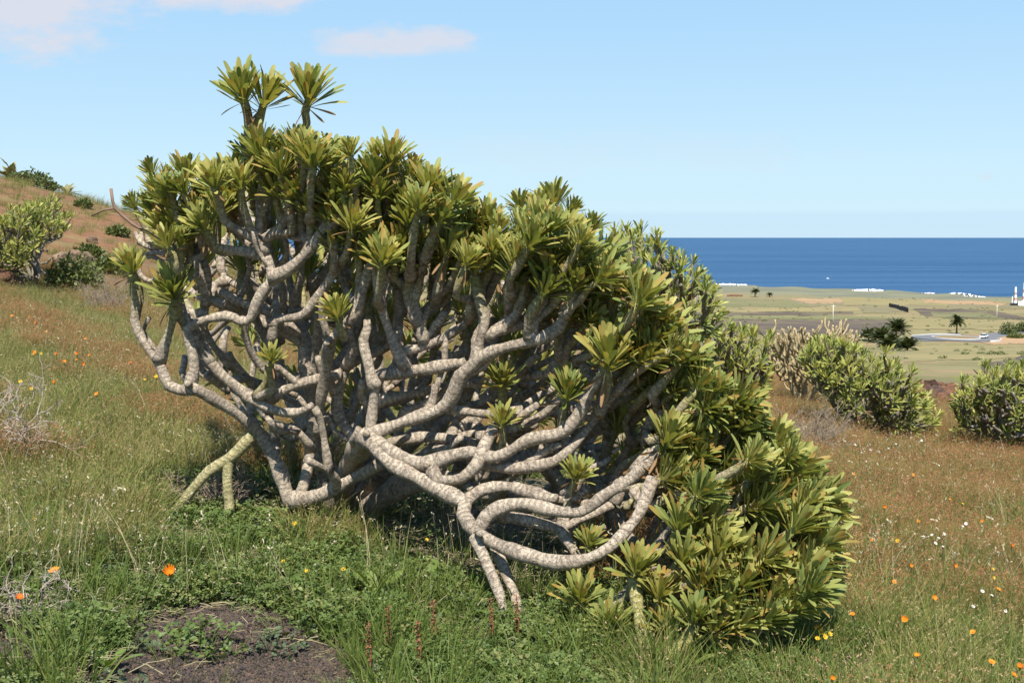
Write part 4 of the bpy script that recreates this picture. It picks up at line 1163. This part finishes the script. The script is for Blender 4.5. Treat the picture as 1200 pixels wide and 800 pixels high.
def blades(seed, n, h, w, spread, lean, seg=3, head=None):
    """a tuft of grass; head = (share, size) adds drooping seed spikes"""
    r = np.random.default_rng(seed); mb = MB()
    for i in range(n):
        a = r.uniform(0, 6.28); rr = spread * math.sqrt(r.random())
        b = np.array([rr * math.cos(a), rr * math.sin(a), -.01])
        d = np.array([math.cos(a), math.sin(a), 0]) * lean * r.uniform(.1, 1.3) + np.array([r.normal(0, .15), r.normal(0, .15), 0])
        hh = h * r.uniform(.45, 1.1); side = unit(np.array([-math.sin(a + r.normal(0, 1)), math.cos(a + r.normal(0, 1)), 0])); ww = w * r.uniform(.6, 1.3)
        V, T = [], []
        for k in range(seg + 1):
            t = k / seg; c = b + np.array([0, 0, hh * (t - .18 * t * t * np.linalg.norm(d))]) + d * hh * t * t
            k_ = ww * .5 * (1 - t ** 1.6) + .0003
            V += [c - side * k_, c + side * k_]; T += [t, t]
        lr = r.random()
        mb.add(V, [(2 * k, 2 * k + 1, 2 * k + 3, 2 * k + 2) for k in range(seg)], lr=lr, t=T, hd=0.0)
        if head and r.random() < head[0]:
            c = np.array(V[-1]); ax = unit(np.array([d[0], d[1], .5]) + r.normal(0, .3, 3)); s = head[1] * r.uniform(.6, 1.3)
            for q in range(head[2]):
                o = c + ax * s * q * .55 - np.array([0, 0, s * .2 * q]); e = unit(ax + r.normal(0, .5, 3)); f = unit(np.cross(e, r.normal(0, 1, 3))) * s * .2
                mb.add([o, o + e * s * .5 + f, o + e * s, o + e * s * .5 - f], [(0, 1, 2, 3)], lr=r.random(), t=1, hd=1.0)
    return mb

def grass_mat(name, cols, headc, transl=.3):
    m = leafy_mat(name, cols, transl=transl, rough=.55, spec=.2)
    t = NT(m.node_tree); b = t.n['Principled BSDF']
    src = b.inputs['Base Color'].links[0].from_socket
    c = t.mix(t.attr('hd'), src, headc)
    t.l.new(c, b.inputs['Base Color'])
    for nd in t.n:
        if nd.type == 'BSDF_TRANSLUCENT': t.l.new(c, nd.inputs[0])
    return m

MG_OLIVE = grass_mat('olive_grass', [(0, (.14, .185, .04)), (.45, (.21, .235, .058)), (.75, (.31, .27, .10)), (1, (.25, .15, .065))], (.44, .33, .17))
MG_GREEN = grass_mat('green_grass', [(0, (.075, .125, .025)), (.5, (.125, .175, .035)), (1, (.20, .21, .06))], (.34, .30, .14))
MG_RUST = grass_mat('rust_grass', [(0, (.15, .175, .042)), (.3, (.24, .215, .065)), (.65, (.34, .205, .08)), (1, (.27, .13, .06))], (.40, .19, .085))
MG_PALE = grass_mat('pale_oat_grass', [(0, (.40, .34, .19)), (1, (.50, .43, .26))], (.56, .49, .33))
M_HERB = leafy_mat('herb_leaf', [(0, (.075, .125, .028)), (.5, (.13, .185, .045)), (.85, (.20, .235, .07)), (1, (.25, .225, .09))], transl=.3, rough=.5)
M_HERB_GREY = leafy_mat('grey_herb_leaf', [(0, (.085, .12, .06)), (.5, (.12, .155, .08)), (1, (.17, .19, .11))], transl=.25, rough=.6)

def herb(seed, n, rx, h, lw, mat, lobes=3):
    r = np.random.default_rng(seed); mb = MB()
    for i in range(n):
        a = r.uniform(0, 6.28); rr = rx * math.sqrt(r.random()); z = h * r.uniform(.15, 1) * (1 - .5 * (rr / rx) ** 2)
        c = np.array([rr * math.cos(a), rr * math.sin(a), z]); lr = r.random()
        nrm = unit(np.array([0, 0, 1]) + r.normal(0, .45, 3)); u = unit(np.cross(nrm, r.normal(0, 1, 3))); v = np.cross(nrm, u)
        s = lw * r.uniform(.6, 1.3)
        for k in range(lobes):
            th = k * 2 * math.pi / lobes if lobes < 4 else (k - lobes / 2) * .5
            d = u * math.cos(th) + v * math.sin(th); w_ = -u * math.sin(th) + v * math.cos(th); cc = nrm * s * .12
            mb.add([c, c + d * s * .55 + w_ * s * .36 + cc, c + d * s, c + d * s * .55 - w_ * s * .36 + cc], [(0, 1, 2, 3)], lr=lr, t=.6)
        if i % 2 == 0:
            b = np.array([c[0] * .6, c[1] * .6, 0]); e = np.array([.0015, 0, 0])
            mb.add([b - e, b + e, c + e, c - e], [(0, 1, 2, 3)], lr=lr, t=.3)
    return mb.mesh('herb', mat, False)

V_OLIVE = [blades(200 + i, 46, .23, .0042, .12, .75, head=(.22, .010, 4)).mesh('tuft', MG_OLIVE) for i in range(5)]
V_GREEN = [blades(220 + i, 26, .20, .0050, .08, .6).mesh('tuft', MG_GREEN) for i in range(4)]
V_RUST = [blades(240 + i, 46, .28, .0036, .13, .65, head=(.75, .010, 7)).mesh('tuft', MG_RUST) for i in range(5)]
V_PALE = [blades(260 + i, 4, .42, .0030, .06, .35, head=(1.0, .016, 4)).mesh('tuft', MG_PALE) for i in range(4)]
V_HERB = [herb(280 + i, 75, .14, .12, .014 + .004 * (i % 3), M_HERB) for i in range(4)] + [herb(290 + i, 70, .11, .08, .015, M_HERB_GREY, 5) for i in range(2)]

def cand(n, Dmin, Dmax, power, seed, umax=.56):
    r = np.random.default_rng(seed)
    g = np.linspace(Dmin, Dmax, 4000); pdf = g ** (1 - power); cdf = np.cumsum(pdf); cdf /= cdf[-1]
    D = np.interp(r.random(n), cdf, g); u = r.uniform(-umax, umax, n); x = u * D
    z = hgt(x, D); p = np.stack([x, D, z], -1)
    px, py = proj(p)
    nz = .5 + .25 * np.sin(x * 2.1 + D * 1.3) + .25 * np.sin(x * .9 - D * 2.3 + 1)        # patchiness
    return p, px, py, nz, r

def go(name, label, cat, p, keep, r, variants, s0, s1, grow=.0, weights=None):
    p = p[keep]; n = len(p)
    sc = r.uniform(s0, s1, n) * (1 + grow * np.clip(p[:, 1] - 6, 0, 30))
    rot = np.stack([r.normal(0, .10, n), r.normal(0, .10, n), r.uniform(0, 6.28, n)], -1)
    idx = r.integers(0, len(variants), n) if weights is None else r.choice(len(variants), n, p=weights)
    return scatter(name, label, cat, p - (0, 0, .012), rot, sc, idx, variants)

def patchy(p):
    x, y = p[:, 0], p[:, 1]
    v = np.sin(x * 5.1 + 1.7 * np.sin(y * 3.3)) + np.sin(y * 6.3 + 1.9 * np.sin(x * 4.1 + 1)) + .8 * np.sin(x * 11.7 - y * 9.1 + 2 * np.sin(x * 6))
    return np.clip(.5 + v / 3.2, 0, 1)

def gravel_zone(px, py, nz):
    e3 = ((px - 2) / 62) ** 2 + ((py - 758) / 45) ** 2
    e = ((px - 258) / 165) ** 2 + ((py - 812) / (90 + 22 * nz)) ** 2
    e2 = ((px - 1000) / 48) ** 2 + ((py - 795) / 34) ** 2
    return (e < 1) | (e2 < 1) | (e3 < 1)
def shade_zone(px, py):                                     # dark ground right under the shrub
    return (px > 330) & (px < 780) & (py > 560) & (py < 600 + np.clip((px - 350) * .42, 0, 92))

# left and general olive grass
p, px, py, nz, r = cand(34000, 3.4, 52, 1.35, 1)
k = (px < 720) & (py < 640 + 40 * nz) | (px >= 720) & (r.random(len(px)) < .75)
k &= ~((p[:, 1] > 27) & ((p[:, 0] > 2) | (r.random(len(px)) < .75))); k &= ~gravel_zone(px, py, nz); k &= ~((px > 430) & (px < 930) & (py > 600) & (r.random(len(px)) < .75)); k &= ~shade_zone(px, py); k &= ~((px > 175) & (px < 340) & (py > 560) & (py < 680))
go('meadow_grass', 'olive and straw coloured meadow grass on the slope', 'grass', p, k, r, V_OLIVE, .55, 1.15, .018)
# rust coloured grass on the right slope
p, px, py, nz, r = cand(30000, 3.4, 30, 1.2, 2)
k = (px > 690) & ((py < 735) | (nz > .62)) & (r.random(len(px)) < .35 + .5 * patchy(p * .5)) | (px <= 690) & (py < 560) & (nz > .62)
k &= ~gravel_zone(px, py, nz); k &= ~((px < 960) & (py > 690))
go('rust_grass', 'rust brown seeding grass covering the slope', 'grass', p, k, r, V_RUST, .5, 1.0, .018)
# green grass low down
p, px, py, nz, r = cand(15000, 3.4, 14, 1.35, 3)
k = (py > 470) & (nz > .35) | (py > 640)
k &= ~gravel_zone(px, py, nz) | (r.random(len(px)) < .03); k &= ~(shade_zone(px, py) & (r.random(len(px)) < .93)); k &= r.random(len(px)) < np.where((px < 460) & (py > 580), .24, np.where(px > 900, .55, .28)) * (1.4 - .8 * patchy(p))
go('green_grass', 'fresh green grass around the foot of the big shrub', 'grass', p, k, r, V_GREEN, .5, 1.35)
# pale oat stalks
p, px, py, nz, r = cand(5200, 4.2, 26, 1.1, 4)
k = (nz > .5) & (py < 720); k &= ~gravel_zone(px, py, nz)
go('pale_oat_grass', 'thin pale oat stalks standing above the grass', 'grass', p, k, r, V_PALE, .6, 1.1)
# herbs
p, px, py, nz, r = cand(22000, 3.3, 10, 1.3, 5)
k = (px < 740) & (py > 560 + 60 * (nz - .5)) | (px >= 740) & (py > 700) & (nz > .3) & ~((px < 850) & (py > 755))
k &= ~gravel_zone(px, py, nz) | (r.random(len(px)) < .02); k &= ~(shade_zone(px, py) & (r.random(len(px)) < .9)); k &= r.random(len(px)) < .03 + .85 * patchy(p) ** 1.3
go('ground_herbs', 'low green clover and herbs carpeting the ground', 'herbs', p, k, r, V_HERB, .55, 1.15, weights=[.18, .18, .18, .18, .14, .14])
# straw litter
def straw(seed):
    r_ = np.random.default_rng(seed); mb = MB()
    for q in range(7):
        a = r_.uniform(0, 6.28); c = r_.normal(0, .09, 3) * (1, 1, .1) + (0, 0, .015); d = np.array([math.cos(a), math.sin(a), r_.normal(0, .15)]); l = r_.uniform(.02, .06)
        V, F, L = tube([c - d * l, c + r_.normal(0, .006, 3), c + d * l], [.0016, .0018, .0012], 4, 0, False); mb.add(V, F, lr=r_.random(), t=.5, hd=0.0)
    return mb.mesh('straw', MG_PALE)
p, px, py, nz, r = cand(6000, 3.3, 9, 1.3, 9)
k = (py > 560) & (r.random(len(px)) < np.where(gravel_zone(px, py, nz), .05, .8 - .6 * patchy(p)))
go('straw_litter', 'dry straw and broken stems lying among the herbs', 'straw', p + (0, 0, .02), k, r, [straw(700 + i) for i in range(4)], .5, 1.2)
# gravel
M_GRAVEL = leafy_mat('lava_gravel', [(0, (.045, .038, .036)), (.6, (.085, .066, .058)), (.9, (.14, .09, .07)), (1, (.22, .15, .12))], transl=0, rough=.95, spec=.1)
def scatter_gravel(p, k, r):
    p = p[k]; n = len(p)
    scatter('gravel', 'dark lava gravel on the bare patch of ground', 'gravel', p, r.uniform(0, 6.28, (n, 3)), .0025 + .009 * r.random(n) ** 3, r.integers(0, 6, n), [pebble(500 + i) for i in range(6)])
def pebble(seed):
    me_ = rock_mesh(seed, M_GRAVEL, 1, .85, .7, 1); at = me_.attributes.new('lr', 'FLOAT', 'POINT'); at.data.foreach_set('value', np.full(len(me_.vertices), (seed % 7) / 7, np.float32)); return me_
p, px, py, nz, r = cand(260000, 3.2, 6.2, 1.2, 6)
k = gravel_zone(px, py, nz)
scatter_gravel(p + (0, 0, .003), k, r)

# low scrub dotted over the far plain
def scrub(seed):
    r_ = np.random.default_rng(seed); mb = MB()
    for q in range(90):
        d = unit(r_.normal(0, 1, 3)); d[2] = abs(d[2]) * .7; c = d * r_.random() ** .4; a = unit(d + r_.normal(0, .6, 3)); b_ = unit(np.cross(a, r_.normal(0, 1, 3)))
        mb.add([c, c + a * .15 + b_ * .1, c + a * .32, c + a * .15 - b_ * .1], [(0, 1, 2, 3)], lr=r_.random(), t=.6)
    return mb.mesh('scrub', M_BUSH, False)
p, px, py, nz, r = cand(2600, 110, 900, .9, 12, .5)
k = (px > 780) & (r.random(len(px)) < .25 + .75 * (np.sin(p[:, 0] * .05) * np.sin(p[:, 1] * .031) > .1)) & (np.hypot(p[:, 0] - C[0], p[:, 1] - C[1]) > RR * 1.5)
sc_ = r.uniform(.25, .9, len(px))
scatter('far_scrub', 'low dark scrub dotted over the fields of the plain', 'scrub', p[k], np.stack([0 * sc_[k], 0 * sc_[k], r.uniform(0, 6, k.sum())], -1), sc_[k], r.integers(0, 3, k.sum()), [scrub(800 + i) for i in range(3)])

# ------------------------------------------------------------------ flowers, one by one
def petal_mat(name, c):
    return simple_mat(name, c, tuple(x * .85 for x in c), 20, .6, .2)
M_ORANGE = petal_mat('orange_petal', (.70, .22, .012)); M_YELLOW = petal_mat('yellow_petal', (.72, .48, .03)); M_WHITEP = petal_mat('white_petal', (.66, .63, .58)); M_EYE = petal_mat('flower_eye', (.35, .14, .02)); M_RED = petal_mat('deep_orange_petal', (.62, .13, .012))
M_FSTEM = simple_mat('flower_stem', (.10, .15, .04), (.14, .16, .05), 8, .7, .2)
def flower_meshes(mat, rad, n, cup, seed):
    r = np.random.default_rng(seed); mb = MB()
    for i in range(n):
        a = i * 2 * math.pi / n + r.normal(0, .06); d = np.array([math.cos(a), math.sin(a), 0]); w = np.array([-math.sin(a), math.cos(a), 0]); l = rad * r.uniform(.85, 1.1)
        z = lambda t: cup * rad * t * t + .15 * rad
        mb.add([d * rad * .1 + (0, 0, .1 * rad), d * l * .6 + w * rad * .21 + (0, 0, z(.6)), d * l + w * rad * .1 + (0, 0, z(1)), d * l - w * rad * .1 + (0, 0, z(1)), d * l * .6 - w * rad * .21 + (0, 0, z(.6))], [(0, 1, 2, 3, 4)])
    pet = mb.mesh('petals', mat, False)
    V, F, L = tube([(0, 0, 0), (0, 0, rad * .25), (0, 0, rad * .36)], [rad * .3, rad * .32, rad * .12], 8)
    eye = mesh('flower_eye', V, F, M_EYE)
    return pet, eye
FM = {'orange': [flower_meshes(M_ORANGE, .026, 13, c, 1 + i) for i, c in enumerate((.25, .7, 1.4))], 'deep': [flower_meshes(M_RED, .022, 12, .6, 5)], 'yellow': [flower_meshes(M_YELLOW, .022, 8, .5, 7)], 'white': [flower_meshes(M_WHITEP, .017, 10, .25, 9)]}
STEMS = {}
def flower(kind, px, py, label, group, h=None, s=1.0, big=1.0):
    """bloom at that spot of the slope: stand it on the ground below"""
    h = h or random.uniform(.16, .3)
    g = G(px, py + 3)
    # foot lies nearer than the spot seen behind the bloom: step towards the camera until the bloom covers it
    d = ray(px, py); d = d / d[1]
    D = g[1]
    for _ in range(30):
        x = d[0] * D; z = CAM_H + d[2] * D; gz = float(hgt(x, D))
        if z - gz >= h: break
        D *= 1 - .012
    hh = z - gz
    root = empty(kind_name[kind], (x, D, gz), label, 'flower', group)
    key = round(hh, 2)
    if key not in STEMS:
        V, F, L = tube([(0, 0, -.03), (.012, .005, key * .5), (0, 0, key)], [.003, .0025, .002], 4, 0, False); STEMS[key] = mesh('stem', V, F, M_FSTEM)
    obj('stem', STEMS[key], root)
    pet, eye = random.choice(FM[kind]); ss = s * random.uniform(.45, .68) * (1 + .03 * max(0, D - 6))
    M = Matrix.Translation((0, 0, hh - .002)) @ Matrix.Rotation(R(random.uniform(15, 60)), 4, 'X') @ Matrix.Rotation(R(random.uniform(-25, 25)), 4, 'Y') @ Matrix.Rotation(random.uniform(0, 6), 4, 'Z') @ Matrix.Diagonal((ss, ss, ss, 1))
    o = obj('petals', pet, root, M=M); obj('flower_eye', eye, o)
kind_name = {'orange': 'orange_flower', 'deep': 'orange_flower', 'yellow': 'yellow_flower', 'white': 'white_flower'}
LS = 'orange flower in the olive grass up the slope left of the big shrub'; GS = 'orange flowers in the left meadow'
for px, py in [(40, 413), (35, 372), (43, 379), (50, 376), (91, 415), (90, 422), (97, 428), (75, 424), (105, 416), (153, 425), (64, 449), (100, 397), (54, 389), (14, 370), (66, 416), (113, 461), (120, 362), (25, 475), (12, 465), (12, 500), (40, 414)]:
    flower('orange', px, py, *((LS, GS) if py > 392 else ('orange flower high on the slope below the glossy green bush', 'orange flowers below the glossy bush')))
for px, py in [(183, 441), (170, 445), (24, 447), (37, 455), (48, 414), (95, 340)]:
    flower('yellow', px, py, 'yellow flower in the olive grass up the slope left of the big shrub', 'yellow flowers in the left meadow')
flower('orange', 199, 673, 'open orange flower standing in the green herbs behind the gravel', None, .12, 1.5)
flower('orange', 64, 668, 'half closed orange flower in the herbs above the bleached twigs', None, .12, 1.2)
flower('deep', 23, 700, 'deep orange flower head beside the bleached dead twigs', None, .12, 1.2)
for px, py in [(41, 606), (332, 657), (360, 669), (346, 613), (402, 666), (500, 632)]:
    flower('yellow', px, py, 'small yellow flower among the green herbs below the big shrub', 'yellow flowers in the herbs', .1, .9)
for px, py in [(1021, 632), (1036, 594), (1070, 556), (1076, 610), (1118, 663), (1048, 681), (1000, 555), (1185, 640), (1060, 725), (1075, 768), (1162, 775), (1188, 790), (1195, 783), (999, 719), (975, 796), (958, 735), (1094, 700), (1150, 610), (1170, 690), (1113, 585), (1068, 662), (1140, 740)]:
    flower('orange', px, py, *(('orange flower in the greener grass near the yellow flower clump', 'orange flowers in the greener grass') if py >= 700 else ('orange flower in the rust brown grass around the white flower patch', 'orange flowers around the white patch') if py >= 600 else ('orange flower in the rust brown grass below the grey dry bush', 'orange flowers below the dry bush')), None, .8)
for px, py in [(962, 740), (972, 742), (958, 748), (966, 745), (1163, 666), (1052, 633), (1128, 590), (985, 557), (1164, 676)]:
    flower('yellow', px, py, 'yellow flower in the grass right of the big shrub', 'yellow flowers in the rust grass', None, .9)
for px, py in [(1082, 628), (1092, 626), (1100, 630), (1106, 625), (1128, 616), (1132, 613), (1096, 636), (1105, 640), (1151, 692), (1162, 697), (1140, 710), (1010, 530), (1020, 527), (1030, 529), (1041, 525), (1050, 520), (990, 517), (1002, 521), (1068, 512), (1080, 516), (1015, 540), (1100, 545), (1178, 715), (1130, 560)]:
    flower('white', px, py, *(('small white flower in the patch amid the rust brown grass', 'white flowers in the patch') if py > 580 else ('small white flower below the grey dry bush', 'white flowers below the dry bush')), None, 1.0)

# broad leaved weeds
M_WEED = leafy_mat('weed_leaf', [(0, (.10, .17, .035)), (.5, (.16, .22, .05)), (1, (.22, .27, .07))], transl=.3, rough=.45)
def weed(px, py, n, L, tilt, label, seed):
    r = np.random.default_rng(seed); p = G(px, py); root = empty('broadleaf_weed', p - (0, 0, .01), label, 'weed')
    for i in range(n):
        V, F, T = leaf_geo(L * r.uniform(.7, 1.1), L * .30, -.35, .25, 6)
        me_ = mesh('leaf', V, F, M_WEED, {'lr': np.full(len(V), r.random()), 't': T})
        M = Matrix.Rotation(i * 2 * math.pi / n + r.normal(0, .3), 4, 'Z') @ Matrix.Rotation(R(tilt + r.normal(0, 10)), 4, 'Y') @ Matrix.Rotation(math.pi, 4, 'Z')
        obj('leaf', me_, root, M=M)
weed(195, 748, 9, .15, 72, 'flat rosette weed with jagged pale leaves at the edge of the gravel', 1)
weed(442, 706, 7, .20, 30, 'tall broad leaved weed among the herbs below the pale branches', 2)
weed(352, 708, 7, .15, 40, 'broad leaved weed in the herbs behind the right end of the gravel', 3)
weed(40, 700, 6, .14, 40, 'broad leaved weed above the bleached dead twigs', 4)
weed(125, 785, 6, .13, 45, 'broad leaved weed at the left edge of the gravel', 5)
weed(655, 775, 6, .13, 40, 'broad leaved weed in the grass below the lowest rosettes', 6)
weed(800, 790, 6, .16, 50, 'broad leaved weed at the foot of the yellow green stems', 7)
for k_, (px, py, n, L) in enumerate([(470, 745, 6, .14), (395, 690, 6, .13), (540, 730, 7, .15), (300, 690, 6, .12), (95, 665, 6, .13), (620, 745, 6, .14), (500, 690, 5, .16)]):
    weed(px, py, n, L, 35 + 6 * (k_ % 3), ('broad leaved weed beside the tall one below the pale branches', 'broad leaved weed behind the tall one among the herbs', 'broad leaved weed left of the forked prop stems', 'broad leaved weed in the herbs behind the gravel', 'broad leaved weed between the two orange flowers in the herbs', 'broad leaved weed at the foot of the forked prop stems', 'broad leaved weed at the edge of the shade under the pale branches')[k_], 20 + k_)
# rust coloured seed spikes
M_SPIKE = simple_mat('rust_seed_spike', (.32, .13, .07), (.22, .09, .05), 20, .9, .1)
def spike(px, py, h, label, seed):
    r = np.random.default_rng(seed); p = G(px, py); root = empty('dock_spike', p, label, 'weed', 'rust seed spikes')
    V, F, L = tube([(0, 0, -.03), (.01, 0, h * .5), (0, .01, h)], [.003, .0025, .0015], 5, 0, False); obj('stem', mesh('stem', V, F, M_SPIKE), root)
    mb = MB()
    for i in range(60):
        z = h * (.35 + .65 * i / 60); a = r.uniform(0, 6.28); d = np.array([math.cos(a), math.sin(a), r.normal(.2, .4)]); c = np.array([0, 0, z]); w = np.array([-math.sin(a), math.cos(a), 0]) * .004; l = .012 * r.uniform(.7, 1.3)
        mb.add([c, c + d * l * .5 + w, c + d * l, c + d * l * .5 - w], [(0, 1, 2, 3)])
    obj('seed_head', mb.mesh('seed_head', M_SPIKE, False), root)
for k_, (px, py) in enumerate([(455, 778), (508, 770), (605, 760), (575, 765), (432, 800), (490, 798)]):
    spike(px, py, .22, 'rust red seed spike standing in the green herbs', 30 + k_)
tot = sum(len(o.data.polygons) for o in SC.objects if o.type == 'MESH')
print('objects', len(SC.objects), 'faces incl. shared', tot)
